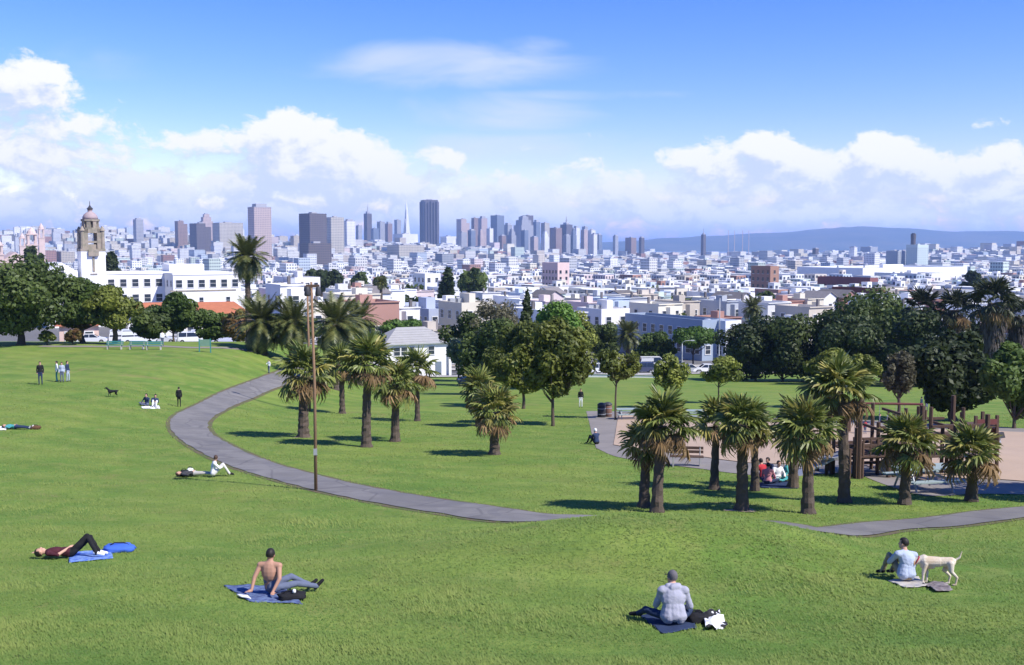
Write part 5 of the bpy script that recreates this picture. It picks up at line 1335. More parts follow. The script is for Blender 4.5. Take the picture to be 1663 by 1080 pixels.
def tilt(T, rz):
    """lay a sitting or lying figure on the slope of the ground"""
    x, y = T.location.x, T.location.y; q = .5
    nv = Vector(((h1(x - q, y) - h1(x + q, y)) / (2 * q), (h1(x, y - q) - h1(x, y + q)) / (2 * q), 1)).normalized()
    T.rotation_euler = (Vector((0, 0, 1)).rotation_difference(nv).to_matrix() @ Matrix.Rotation(rz, 3, 'Z')).to_euler()
def person(label, loc, rz, J, cols, vox=.02, scale=1.0, short_sleeve=False, shorts=False, bare=False, cap=None, hood=False, legrot=0.0, baggy=1.0, upright=False, fingers=False, group=None, hair=None, bag=None):
    """cols: dict skin, top, legs, shoe, hair -> materials"""
    T = thing('person', label, 'person', loc, rz, group); T.scale = (scale,) * 3
    if not upright: tilt(T, rz)
    if legrot:
        Rm = Matrix.Rotation(legrot, 3, 'Z')
        for s in 'LR':
            for k in ('kn', 'an', 'toe', 'hip'): J[k + s] = Rm @ J[k + s]
    mats = [cols['skin'], cols['top'], cols['legs'], cols['shoe'], HAIR]
    SK, TP, LG, SH, DK = 0, 1, 2, 3, 4
    tp = SK if bare else TP; P = []
    f, u = J['front'].normalized(), J['up'].normalized(); r = f.cross(u)
    ax = Matrix((r, f, u)).transposed()
    side = (J['shR'] - J['shL']).normalized(); pside = (J['hipR'] - J['hipL']).normalized()
    thick = 1.0 if bare else 1.07 * baggy ** .8
    J['head'] = J['neck'] + (J['head'] - J['neck']).normalized() * .135
    waist = J['pel'].lerp(J['chest'], .45)
    tu = (J['neck'] - J['chest']).normalized(); tf = tu.cross(side).normalized() * 1.0; tax = Matrix((side, tf, tu)).transposed(); bg = baggy
    P += [('e', J['chest'] - tu * .02, (.175 * bg, .115 * bg, .215), tax, tp), ('e', J['chest'] + tu * .07, (.185 * bg, .095 * bg, .10), tax, tp)]
    P += [('e', waist, (.145 * bg, .10 * bg, .17), tax, tp), ('c', waist, J['pel'].lerp(waist, .35), .11 * bg, .125 * bg, tp)]
    for s in (-1, 1):
        P += [('c', waist + side * s * .05 * bg, J['pel'].lerp(waist, .2) + pside * s * .065 * bg, .10 * bg, .115 * bg, LG if bare else tp)]
        P += [('c', J['chest'] + side * s * .05 + tu * .10, J['sh' + 'LR'[s > 0]], .07 * bg, .066 * bg, tp)]
        P += [('c', J['neck'] - tu * .01, J['sh' + 'LR'[s > 0]] - side * s * .05, .05, .055, tp)]
    P += [('c', J['pel'] - pside * .06, J['pel'] + pside * .06, .115, .115, LG)]
    P += [('c', J['chest'] + (J['neck'] - J['chest']) * .6, J['neck'] + (J['head'] - J['neck']) * .5, .066, .058, SK)]
    for s in 'LR':
        sg = 1 if s == 'R' else -1
        P += [('c', J['sh' + s], J['el' + s], .056 * thick, .043 * thick, SK if bare else TP), ('c', J['el' + s], J['wr' + s], .043 * (1 if bare or short_sleeve else 1.15), .029 * (1 if bare or short_sleeve else 1.25), SK if bare or short_sleeve else TP)]
        d = (J['wr' + s] - J['el' + s]).normalized(); hd = J.get('hand' + s, d); w = hd.cross(V3(0, 0, 1)); w = w.normalized() if w.length > .1 else r.copy()
        palm = J['wr' + s] + hd * .05
        P += [('c', J['wr' + s] + hd * .02, palm, .030, .032, SK), ('c', palm - w * .022, palm + w * .022, .022, .022, SK)]
        if fingers:
            for i, ln in enumerate((.058, .07, .066, .052)):
                a = palm + w * (-.033 + .022 * i) + hd * .01; b = a + hd * ln * .6; P += [('c', a, b, .011, .010, SK), ('c', b, b + hd * ln * .45 + V3(0, 0, -.012), .010, .008, SK)]
            tb = palm - hd * .02 - w * .03 * sg; P += [('c', tb, tb - w * .035 * sg + hd * .03, .012, .010, SK)]
        else: P += [('c', palm, palm + hd * .07, .026, .018, SK)]
        P += [('c', J['hip' + s], J['kn' + s], .088, .062, LG), ('c', J['kn' + s], J['an' + s], .060, .042 if shorts else .050, SK if shorts else LG)]
        dirt = (J['toe' + s] - J['an' + s]).normalized()
        P += [('c', J['an' + s] - dirt * .04, J['toe' + s], .046, .036, SH)]
    hc = J['head']
    P += [('e', hc + u * .02 - f * .01, (.076, .095, .105), ax, SK), ('e', hc - u * .055 + f * .03, (.055, .06, .06), ax, SK), ('e', hc + f * .092 - u * .01, (.014, .022, .024), ax, SK)]
    for s in (-1, 1): P += [('e', hc + r * s * .078 - u * .005, (.012, .026, .034), ax, SK)]
    if hood: P += [('e', J['neck'] - f * .085 - u * .03, (.12, .07, .085), ax, TP), ('c', J['neck'] - r * .10 - f * .02, J['neck'] + r * .10 - f * .02, .055, .055, TP)]
    paints = [(hc + f * .085 + u * .022 + r * .032, .016, DK), (hc + f * .085 + u * .022 - r * .032, .016, DK), (hc + f * .088 - u * .052, .014, DK)]
    body = figure('body', P, paints, mats, vox, T, 14 if fingers else 6, wrinkle=.010 if fingers else 0.0)
    # hair or cap as a shell over the skull
    hb = MB(); n, m_ = 20, 12; V = []; keep = []
    for i in range(m_ + 1):
        th = math.pi * i / m_
        for k in range(n):
            ph = 6.28318 * k / n; q = Vector((math.sin(th) * math.cos(ph), math.sin(th) * math.sin(ph), math.cos(th)))
            rg = 1 + .05 * mnoise.noise(q * 5); V.append(hc + u * .028 - f * .014 + (r * q.x * .087 + f * q.y * .106 + u * q.z * .112) * rg); keep.append((q.y < .35 and q.z > -.62 + .35 * max(0, q.y + .4)) or q.z > .45)
    F = [(i*n+k, (i+1)*n+k, (i+1)*n+(k+1) % n, i*n+(k+1) % n) for i in range(m_) for k in range(n) if all(keep[j] for j in (i*n+k, (i+1)*n+k, (i+1)*n+(k+1) % n, i*n+(k+1) % n))]
    hb.add(V, F); ho = hb.build('cap' if cap else 'hair', cap or cols['hair'], T, True)
    if cap:
        cb = MB(); c0 = hc + u * .06 + f * .09; cb.add([c0 - r * .07, c0 + r * .07, c0 + r * .05 + f * .07 - u * .01, c0 - r * .05 + f * .07 - u * .01, c0 - r * .07 + u * .012, c0 + r * .07 + u * .012, c0 + r * .05 + f * .07, c0 - r * .05 + f * .07], [(3,2,1,0), (4,5,6,7), (0,1,5,4), (1,2,6,5), (2,3,7,6), (3,0,4,7)]); cb.build('cap_peak', cap, ho)
    return T

def P_(skin=SKIN, top=None, legs=None, shoe=None, hair=HAIR): return dict(skin=skin, top=top, legs=legs, shoe=shoe or cloth('black', (.02, .02, .022)), hair=hair)
C_jean = cloth('denim', (.12, .14, .20)); C_black = cloth('black', (.02, .02, .022)); C_navy = cloth('navy', (.03, .045, .09)); C_grey = cloth('heather', (.34, .34, .40))
C_white = cloth('white', (.74, .74, .73)); C_maroon = cloth('maroon', (.075, .022, .03)); C_blue = cloth('royal_blue', (.06, .14, .52)); C_pale = cloth('pale_blue', (.38, .43, .53)); C_red = cloth('red', (.42, .04, .05)); C_teal = cloth('teal', (.07, .30, .30)); C_green = cloth('green', (.08, .2, .09)); C_khaki = cloth('khaki', (.30, .24, .16)); C_pink = cloth('pink', (.5, .22, .25))

SHEETS = []
def sheet(name, label, cat, pts, m, lift=.03, wrinkle=.03, seed=0, thick=.012, n=22):
    """rumpled cloth lying on the grass: corner points on the ground, wrinkled, with thickness"""
    a, b, c, d = [Vector((p[0], p[1])) for p in pts]; V = []; SHEETS.append([tuple(p[:2]) for p in pts]); ce = (a + b + c + d) / 4
    for i in range(n + 1):
        for j in range(n + 1):
            s, t = i / n, j / n; q = (a * (1-s) + b * s) * (1-t) + (d * (1-s) + c * s) * t
            e = 1 + .05 * mnoise.noise(Vector((s * 4, t * 4, seed))); q = ce + (q - ce) * e
            z = h1(q.x, q.y) + lift + wrinkle * (mnoise.noise(Vector((q.x * 3.2, q.y * 3.2, seed))) + .5 * mnoise.noise(Vector((q.x * 9, q.y * 9, seed + 3)))) 
            V.append((q.x, q.y, max(z, h1(q.x, q.y) + .012)))
    w = n + 1; N_ = len(V); V += [(x, y, z - thick) for x, y, z in V]
    F = [(i*w+j, (i+1)*w+j, (i+1)*w+j+1, i*w+j+1) for i in range(n) for j in range(n)]
    F2 = [tuple(N_ + k for k in reversed(f)) for f in F]
    rim = [k for k in range(n)], 
    for k in range(n): 
        F2 += [(k*w, N_ + k*w, N_ + (k+1)*w, (k+1)*w), (k*w + n, (k+1)*w + n, N_ + (k+1)*w + n, N_ + k*w + n), (k, k+1, N_ + k+1, N_ + k), (n*w + k, N_ + n*w + k, N_ + n*w + k+1, n*w + k+1)]
    mb = MB(); mb.add(V, F + F2); o = mb.build(name, m, None, True); bpy.context.view_layer.update()
    return props(o, label, cat)

def lump(name, label, cat, loc, size, m, rz=0.0, seed=0, parts=(), flat=.5):
    """soft bag: a rounded sagging body with creases, straps as parts"""
    T = thing(name, label, cat, loc, rz); n, m_ = 20, 12; V = []
    for i in range(m_ + 1):
        th = math.pi * i / m_
        for k in range(n):
            ph = 6.28318 * k / n; q = Vector((math.sin(th) * math.cos(ph), math.sin(th) * math.sin(ph), math.cos(th)))
            e = 1 + .22 * mnoise.noise(q * 2.3 + Vector((seed, 0, 0))); sx = lambda v: math.copysign(abs(v) ** .7, v)
            V.append((sx(q.x) * size[0] * e, sx(q.y) * size[1] * e, max(-.02, size[2] * .45 + sx(q.z) * size[2] * .5 * e)))
    F = [(i*n+k, (i+1)*n+k, (i+1)*n+(k+1) % n, i*n+(k+1) % n) for i in range(m_) for k in range(n)]
    mb = MB(); mb.add(V, F); mb.build('bag_body', m, T, True)
    mb = MB(); mb.tube([(-size[0] * .6, 0, size[2] * .9), (-size[0] * .3, .03, size[2] * 1.15), (size[0] * .3, .03, size[2] * 1.12), (size[0] * .6, 0, size[2] * .85)], .014, 6); mb.build('strap', C_black, T, True)
    return T

# ---- shirtless man on a towel -----------------------------------------
b = G(441, 966)
J = pose('sit_back')
J['wrR'] = V3(.15, -.34, .09); J['elR'] = V3(.24, -.24, .33); J['wrL'] = V3(-.29, -.30, .09); J['elL'] = V3(-.27, -.22, .33); J['handL'] = V3(-.8, -.5, -.1).normalized(); J['handR'] = V3(.3, -.9, -.15).normalized()
J['knR'] = V3(.12, .46, .17); J['anR'] = V3(.12, .88, .09); J['toeR'] = V3(.16, .98, .2); J['knL'] = V3(-.1, .42, .28); J['anL'] = V3(-.03, .80, .09); J['toeL'] = V3(-.02, .92, .18)
man = person('shirtless dark haired man in jeans leaning back on his hands', b + V3(0, 0, .03), R(-8), J, P_(SKIN2, SKIN2, C_jean, C_black), .0085, 1.03, bare=True, legrot=R(-50), fingers=True)
pts = [G(362, 952), G(405, 978), G(492, 982), G(455, 952)]
sheet('towel', 'blue towel spread under the shirtless man', 'towel', [pts[0], pts[1], pts[2], pts[3]], cloth('towel_blue', (.075, .095, .20), (.13, .18, .30)), seed=2)
sheet('magazine', 'small white magazine on the edge of the blue towel', 'magazine', [G(384, 968), G(391, 973), G(408, 976), G(402, 970)], C_white, .05, .006, 3, n=6)
lump('bag', 'black bag lying on the towel beside the shirtless man', 'bag', G(474, 975) + V3(0, 0, .03), (.27, .17, .14), C_black, .3, 4)
bb = G(478, 976); mb = MB(); mb.lathe((bb.x, bb.y, bb.z + .16), [(.02, 0), (.034, .01), (.036, .05), (.02, .075)], 10); props(mb.build('drink_can', C_white, None, True), 'small white can standing on the black bag', 'can')

# ---- person in a grey hooded sweatshirt ---------------------------------
b = G(1094, 1018); J = pose('sit_cross')
J['knL'] = V3(-.42, .28, .20); J['anL'] = V3(-.50, .52, .09); J['toeL'] = V3(-.62, .60, .07); J['front'] = V3(-.35, .93, -.1).normalized(); J['wrL'] = V3(-.2, .38, .28); J['elR'] = V3(.31, .12, .30); J['wrR'] = V3(.2, .36, .22)
person('person in a grey hooded sweatshirt and cap sitting with back turned', b + V3(0, 0, .03), R(4), J, P_(SKIN, C_grey, C_navy, C_black, HAIR), .0085, 1.04, hood=True, baggy=1.28, cap=cloth('cap_grey', (.13, .12, .13)), fingers=True)
sheet('blanket', 'dark navy blanket under the grey hooded person', 'blanket', [G(1038, 1000), G(1075, 1030), G(1132, 1022), G(1120, 1002)], C_navy, seed=5)
lump('bag', 'black bag right beside the grey hooded person', 'bag', G(1132, 1012), (.20, .17, .20), C_black, .2, 6)
def patch_mat():
    m = bpy.data.materials.new('black_white_cloth'); m.use_nodes = True; N = NG(m.node_tree); bs = N.t.nodes['Principled BSDF']; t = N.new('ShaderNodeTexCoord')
    N.put(bs.inputs['Base Color'], N.mix(N.ss(N.noise(t.outputs['Object'], 4.5, 2, .4), .50, .53), (.78, .78, .78, 1), (.02, .02, .022, 1))); bs.inputs['Roughness'].default_value = .9; return m
sheet('jacket', 'rumpled black and white jacket thrown on the grass', 'jacket', [G(1138, 1004), G(1148, 1026), G(1182, 1022), G(1168, 1000)], patch_mat(), .10, .14, 9)

# ---- person with a cream dog ----------------------------------------------
b = G(1472, 946); J = pose('sit_knees')
J['front'] = V3(-.6, .8, 0).normalized(); J['chest'] = V3(.03, .04, .46); J['shR'] = V3(.21, .05, .53); J['elR'] = V3(.33, .22, .40); J['wrR'] = V3(.42, .40, .38)
person('person in a pale blue sweatshirt sitting beside a cream dog', b + V3(0, 0, .03), R(16), J, P_(SKIN, C_pale, C_khaki, C_black, HAIR), .0085, 1.0, baggy=1.2, fingers=True)
sheet('blanket', 'pale blanket under the person with the dog', 'blanket', [G(1442, 944), G(1470, 956), G(1506, 954), G(1490, 938)], cloth('sand_cloth', (.46, .42, .36), (.38, .36, .34)), seed=12)
sheet('jacket', 'crumpled grey brown jacket on the grass by the dog', 'jacket', [G(1498, 950), G(1520, 963), G(1547, 962), G(1532, 949)], cloth('taupe', (.17, .14, .14), (.26, .23, .22)), .05, .07, 14)
def dog(label, loc, rz, coat, face, scale=1.0, head_down=True, vox=.009, tail_up=True):
    T = thing('dog', label, 'dog', loc, rz); T.scale = (scale,) * 3; tilt(T, rz); P = []          # nose points to -x
    nk = V3(-.33, 0, .50); hd = V3(-.50, -.02, .40) if head_down else V3(-.48, 0, .68)
    P += [('c', V3(-.24, 0, .44), V3(.02, 0, .45), .125, .105, 0), ('c', V3(.02, 0, .45), V3(.26, 0, .47), .10, .095, 0), ('c', V3(-.26, 0, .36), V3(-.1, 0, .37), .075, .07, 0)]
    P += [('c', V3(-.26, 0, .50), hd, .085, .062, 0), ('e', hd, (.075, .062, .06), None, 1), ('c', hd + V3(-.05, 0, -.02), hd + V3(-.15, 0, -.055), .042, .028, 1)]
    for s in (-1, 1):
        P += [('c', hd + V3(.03, s * .05, .04), hd + V3(.045, s * .075, -.03), .022, .014, 1)]
        dx = .05 * s
        P += [('c', V3(-.24, s * .075, .40), V3(-.23 + dx, s * .08, .22), .058, .034, 0), ('c', V3(-.23 + dx, s * .08, .22), V3(-.24 + dx, s * .08, .04), .030, .022, 0), ('c', V3(-.24 + dx, s * .08, .03), V3(-.29 + dx, s * .08, .022), .026, .02, 0)]
        P += [('c', V3(.24, s * .07, .43), V3(.20 - dx, s * .085, .28), .078, .045, 0), ('c', V3(.20 - dx, s * .085, .28), V3(.31 - dx, s * .085, .17), .040, .027, 0), ('c', V3(.31 - dx, s * .085, .17), V3(.28 - dx, s * .085, .035), .025, .021, 0), ('c', V3(.28 - dx, s * .085, .03), V3(.23 - dx, s * .085, .022), .025, .02, 0)]
    tp = [V3(.33, 0, .50), V3(.42, 0, .56), V3(.46, 0, .68)] if tail_up else [V3(.33, 0, .48), V3(.42, 0, .38), V3(.46, 0, .28)]
    P += [('c', tp[0], tp[1], .026, .02, 0), ('c', tp[1], tp[2], .02, .011, 0)]
    figure('body', P, [(hd + V3(-.17, 0, -.045), .022, 2), (hd + V3(-.06, .045, .025), .014, 2), (hd + V3(-.06, -.045, .025), .014, 2)], [coat, face, C_black], vox, T, 4)
    if head_down:
        mb = MB(); c = V3(-.40, -.005, .455); mb.tube([c + V3(.0, .085 * math.cos(a), .085 * math.sin(a)) + V3(.05 * math.sin(a), 0, 0) for a in [6.283 * k / 12 for k in range(13)]], .012, 5, cap=False); mb.build('collar', C_red, T, True)
dog('cream short haired dog bending its head towards the seated person', G(1522, 949), R(-12), mat('cream_fur', (.66, .59, .48), .9, .2, 4, bump=.4, bscale=60, col2=(.54, .43, .30)), mat('tan_fur', (.30, .16, .08), .85, .15, 8), 1.04)

# ---- person lying with knees up -------------------------------------------
b = G(116, 906); J = pose('lie_knees')
J['elL'] = V3(-.34, -.62, .10); J['wrL'] = V3(-.20, -.82, .10); J['knR'] = V3(.10, .36, .50); J['anR'] = V3(.10, .58, .09); J['toeR'] = V3(.1, .74, .05); J['knL'] = V3(-.08, .40, .44); J['wrR'] = V3(.06, -.04, .23)
pt = person('person lying on the grass in a maroon shirt, knees drawn up', b + V3(0, 0, .03), R(-80), J, P_(SKIN, C_maroon, C_black, C_white, HAIR), .0085, 1.02, short_sleeve=True, fingers=True)
sheet('towel', 'blue patterned towel under the lying person in maroon', 'towel', [G(112, 898), G(112, 915), G(184, 908), G(180, 894)], cloth('towel_stripe', (.08, .16, .50), (.20, .30, .55)), .03, .02, 21)
T = lump('sleeping_mat', 'bright blue rolled out pad past the feet of the lying person', 'mat', G(194, 896), (.38, .26, .20), C_blue, R(10), 8)

# ---- reclining couple near the path -----------------------------------------
b = G(346, 775); J = pose('sit_knees'); J['front'] = V3(-.9, .3, 0).normalized()
person('person in all white sitting with drawn up knees beside the path', b + V3(0, 0, .03), R(-70), J, P_(SKIN, C_white, cloth('cream', (.62, .60, .54)), C_black, HAIRB), .016, 1.0)
b = G(316, 774); J = pose('lie_flat')
person('person in dark clothes lying flat next to the one in white', b + V3(0, 0, .03), R(-88), J, P_(SKIN, cloth('charcoal', (.06, .06, .065)), cloth('stone', (.40, .38, .34)), C_black, HAIRB), .022, .95)
lump('bag', 'black rucksack by the head of the person lying in dark clothes', 'bag', G(299, 773), (.2, .2, .26), C_black, .2, 11)
lump('bag', 'white shopping bag behind the person lying in dark clothes', 'bag', G(309, 770), (.14, .12, .28), C_white, .2, 12)
# lying pair cut by the picture edge
b = G(26, 697); J = pose('lie_flat'); person('person lying flat in teal shirt on the grassy slope', b + V3(0, 0, .03), R(-95), J, P_(SKIN, C_teal, C_navy, C_white, HAIR), .025, 1.0)
sheet('blanket', 'white blanket beside the lying person in teal', 'blanket', [G(-8, 694), G(-6, 699), G(10, 699), G(10, 694)], C_white, .05, .05, 31)
lump('bag', 'brown bag by the feet of the lying person in teal', 'bag', G(57, 697), (.32, .2, .22), cloth('brown', (.13, .07, .04)), 0, 13)

# ---- figures further off ------------------------------------------------------
def stander(px, py, hpx, rz, lab, top, legs, hair=HAIR, vox=.035, **kw):
    b = G(px, py); k = mpp(b.y); J = pose('stand'); J['knL'] = V3(-.1, .08, .5); J['anL'] = V3(-.11, .05, .08); J['toeL'] = V3(-.12, .22, .04)
    if kw.pop('arm', False): J['elR'] = V3(.27, .12, 1.18); J['wrR'] = V3(.2, .32, 1.2)
    return person(lab, b, R(rz), J, P_(SKIN, top, legs, None, hair), vox, hpx * k / 1.73, upright=True, **kw)
def sitter(px, py, rz, lab, top, legs, kind='sit_cross', hair=HAIR, vox=.03, sc=.97, **kw):
    return person(lab, G(px, py), R(rz), pose(kind), P_(SKIN, top, legs, None, hair), vox, sc, **kw)
stander(66, 625, 38, 200, 'person in black standing apart on the upper lawn', C_black, C_navy)
stander(93, 620, 34, 120, 'person in a white shirt in the standing trio on the upper lawn', C_white, C_teal)
stander(101, 621, 33, 190, 'person in a pale shirt in the middle of the standing trio', C_pale, C_jean)
stander(110, 620, 34, 260, 'person in navy top in the standing trio on the upper lawn', C_navy, C_pale)
stander(291, 661, 33, 10, 'person dressed in black standing at the bend of the path', C_black, C_black)
stander(943, 662, 31, 180, 'person in black top and white trousers on the middle lawn', C_black, C_white)
stander(437, 606, 22, 150, 'person in white at the upper end of the path', C_white, C_jean, arm=True)
sitter(238, 659, 160, 'person in navy sitting with a companion on the upper lawn', C_navy, C_jean)
sitter(250, 660, 200, 'person with white lap sitting next to the one in navy', C_navy, C_white, 'sit_knees')
sheet('blanket', 'pale blanket under the two people sitting on the upper lawn', 'blanket', [G(229, 661), G(232, 664), G(260, 664), G(258, 659)], C_white, .03, .03, 33)
sitter(969, 722, 35, 'person in white cap sitting on the slope by the playground', C_navy, C_black, 'sit_knees', cap=C_white)
dog('small black dog standing on the upper lawn', G(183, 645), R(15), C_black, C_black, .95, False, .03)
for px, py, rz, top, legs, lab in ((1240, 779, 20, C_red, C_navy, 'person in red in the picnic group under the palms'), (1252, 776, 120, C_navy, C_jean, 'person in navy in the picnic group under the palms'), (1262, 782, 200, C_white, C_teal, 'person in white in the picnic group under the palms'), (1274, 780, 260, C_teal, C_khaki, 'person in teal in the picnic group under the palms'), (1247, 787, -30, C_pink, C_navy, 'person in pink in the picnic group under the palms')):
    sitter(px, py, rz, lab, top, legs, group='picnic group under the palms')
sheet('blanket', 'navy picnic blanket under the group below the palms', 'blanket', [G(1228, 784), G(1236, 793), G(1296, 794), G(1288, 782)], C_navy, .03, .02, 34)
for px, py, rz, top, legs, lab, hp in ((1405, 706, 20, C_red, C_jean, 'child in red near the climbing frame', 24), (1416, 702, 140, C_white, C_navy, 'child in white near the climbing frame', 24), (1428, 703, 250, C_navy, C_khaki, 'adult in navy near the climbing frame', 32), (1442, 700, 90, C_white, C_jean, 'adult in white near the climbing frame', 32),
                                     (1598, 716, 60, C_black, C_navy, 'person in black on the sand by the red panel', 32), (1496, 668, 40, C_navy, C_jean, 'person in navy walking on the far lawn', 24), (1504, 668, 200, C_black, C_jean, 'person in black walking on the far lawn', 24), (264, 562, 30, C_white, C_jean, 'person in white by the teal benches', 25)):
    stander(px, py, hp, rz, lab, top, legs, vox=.045)

# ------------------------------------------------------------------ poles, lamps, benches
def wood_pole(px, py, top, wpx, lab):
    b = G(px, py); k = mpp(b.y); Ht = zat(px, top, b.y) - b.z
    T = thing('lamp_pole', lab, 'pole', b, R(12), 'wooden floodlight poles')
    mb = MB(); mb.tube([(0, 0, -.4), (.01, 0, Ht * .5), (-.05, 0, Ht)], [wpx * k * .55, wpx * k * .46, wpx * k * .34], 10); mb.build('pole_shaft', M_polewood, T, True)
    mb = MB(); mb.box((0, 0, Ht - .15), (.5, .09, .11)); mb.build('cross_arm', M_wood, T)
    for s in (-1, 1):
        mb = MB(); mb.lathe((s * .2, -.05, Ht - .52), [(.10, 0), (.12, .06), (.09, .3), (.05, .36)], 10); l = mb.build('lamp_head', M_darkmetal, T, True)
    mb = MB(); mb.box((.0, -wpx * k * .5, 1.5), (.14, .09, .24)); mb.build('fuse_box', M_steel, T)
    for i in range(9):
        mb = MB(); mb.box(((1 if i % 2 else -1) * wpx * k * .55, 0, Ht * .55 + i * .36), (.16, .025, .025)); mb.build('step_iron', M_darkmetal, T)
wood_pole(513, 797, 458, 5.4, 'tall brown wooden lamp pole at the edge of the path')
wood_pole(503, 668, 462, 4.2, 'second brown wooden lamp pole standing behind the palm group')

def street_lamp(px, Y, top, lab):
    b = A(px, Y); Ht = zat(px, top, Y) - b.z; T = thing('street_lamp', lab, 'street lamp', b, 0, 'street lamps past the field')
    mb = MB(); mb.lathe((0, 0, -.2), [(.26, 0), (.24, .6), (.13, .75), (.10, Ht * .6), (.07, Ht)], 10); mb.build('post', M_steel, T, True)
    mb = MB(); mb.tube([(0, 0, Ht - .1), (.5, 0, Ht + .25), (1.5, 0, Ht + .35)], [.06, .05, .04], 6); mb.build('arm', M_steel, T, True)
    mb = MB(); mb.box((1.7, 0, Ht + .32), (.7, .26, .16), 0, 0, .7); mb.build('lamp_head', M_steel, T)
street_lamp(1168, 172, 482, 'tall grey street lamp in front of the narrow white building')
street_lamp(1108, 171, 556, 'short grey street lamp by the bright flat topped tree')
street_lamp(289, 140, 512, 'grey street lamp by the vans on the street below the school')

def bench(px, py, rz, lab, m, w=1.9, group=None):
    b = G(px, py); T = thing('park_bench', lab, 'bench', b, R(rz), group)
    for i in range(3): mb = MB(); mb.box((0, -.14 + .15 * i, .45), (w, .12, .04)); mb.build('seat_slat', m, T)
    for i in range(2): mb = MB(); mb.box((0, .25 + .03 * i, .62 + .17 * i), (w, .035, .13)); mb.build('back_slat', m, T)
    for s in (-1, 1):
        mb = MB(); mb.box((s * w * .4, 0, .21), (.07, .42, .43)); mb.tube([(s * w * .4, .2, .4), (s * w * .4, .3, .88)], .03, 6); mb.build('leg', M_concrete, T)
tealp = mat('teal_paint', (.05, .22, .20), .6, .15, 3)
for px, py, rz, lab in ((186, 567.5, 5, 'teal bench at the outer end of the bench row on the crest'), (222, 567.5, -3, 'teal bench in the middle of the row on the crest'), (250, 568, 4, 'teal bench at the inner end of the row on the crest')):
    bench(px, py, rz, lab, tealp, 1.7, 'teal benches on the crest')
bench(1410, 768, 12, 'dark plank bench on the playground paving by the tallest palm', M_wood, 1.9)
bench(1115, 757, -8, 'dark bench on the paving behind the twin palms', M_wood, 1.5)

def picnic_table(px, py, rz, lab, m, sc=1.0):
    b = G(px, py); T = thing('picnic_table', lab, 'table', b, R(rz), 'picnic tables by the playground'); T.scale = (sc,) * 3
    for i in range(5): mb = MB(); mb.box((0, -.32 + .16 * i, .75), (1.9, .145, .045)); mb.build('top_plank', m, T)
    for s in (-1, 1):
        for i in range(2): mb = MB(); mb.box((0, s * (.62 + .15 * i), .45), (1.9, .135, .045)); mb.build('seat_plank', m, T)
        mb = MB(); mb.tube([(s * .65, -.62, 0), (s * .65, -.25, .73)], .035, 6); mb.tube([(s * .65, .62, 0), (s * .65, .25, .73)], .035, 6); mb.box((s * .65, 0, .42), (.06, 1.5, .06)); mb.build('leg_frame', M_steel, T)
gtab = mat('grey_green_planks', (.27, .33, .32), .8, .2, 3)
picnic_table(1500, 797, 14, 'grey green picnic table on the paving behind the drooping palm', gtab, 1.2)
picnic_table(1022, 681, 5, 'grey picnic table by the trash bin at the end of the paving', gtab)
picnic_table(1128, 684, -6, 'grey picnic table with a bush behind it', gtab)
for px, py, top, lab in ((1042, 684, 1, 'dark boulder like shrub at the paving edge'),): pass

def bin_(px, py, lab, col):
    b = G(px, py); T = thing('trash_bin', lab, 'trash bin', b, 0, 'trash bins at the paving edge')
    mb = MB(); mb.lathe((0, 0, 0), [(.26, 0), (.30, .05), (.31, .85), (.29, .9)], 14); mb.build('drum', col, T, True)
    mb = MB(); mb.lathe((0, 0, .9), [(.33, 0), (.33, .06), (.22, .16), (.08, .2)], 14); mb.build('lid', M_darkmetal, T, True)
    for z in (.25, .65): mb = MB(); mb.lathe((0, 0, z), [(.318, 0), (.322, .02), (.318, .04)], 14); mb.build('hoop', M_steel, T)
bin_(977, 678, 'dark trash bin at the corner of the paving', mat('bin_black', (.03, .03, .035), .6))
bin_(987, 677, 'brown trash bin next to the dark one', mat('bin_brown', (.20, .11, .08), .7))

def green_post(px, py, hpx, lab):
    b = G(px, py); k = mpp(b.y); T = thing('notice_board', lab, 'sign', b, R(5)); Ht = hpx * k
    for s in (-1, 1): mb = MB(); mb.box((s * .55, 0, Ht / 2 - .1), (.1, .1, Ht + .2)); mb.build('post', tealp, T)
    mb = MB(); mb.box((0, -.01, Ht * .7), (1.0, .06, Ht * .5)); mb.build('board', mat('board_green', (.16, .27, .19), .7), T)
green_post(333, 572, 22, 'green two legged notice board by the crest path')

# low white wall between field and street
b0, b1 = A(946, 163), A(1066, 161); L = (b1 - b0).length; an = math.atan2(b1.y - b0.y, b1.x - b0.x); zb = min(b0.z, b1.z)
T = thing('low_wall', 'low white wall along the street side of the field', 'wall', ((b0.x + b1.x) / 2, (b0.y + b1.y) / 2, zb - .3), an)
mb = MB(); mb.box((0, 0, .25), (L, .35, 1.1)); mb.build('wall_body', M_white, T)
mb = MB(); mb.box((0, 0, .85), (L + .1, .5, .10)); mb.build('coping', M_concrete, T)
for s in (-1, 1): mb = MB(); mb.box((s * L / 2, 0, .5), (.5, .5, 1.5)); mb.build('end_pier', M_white, T)

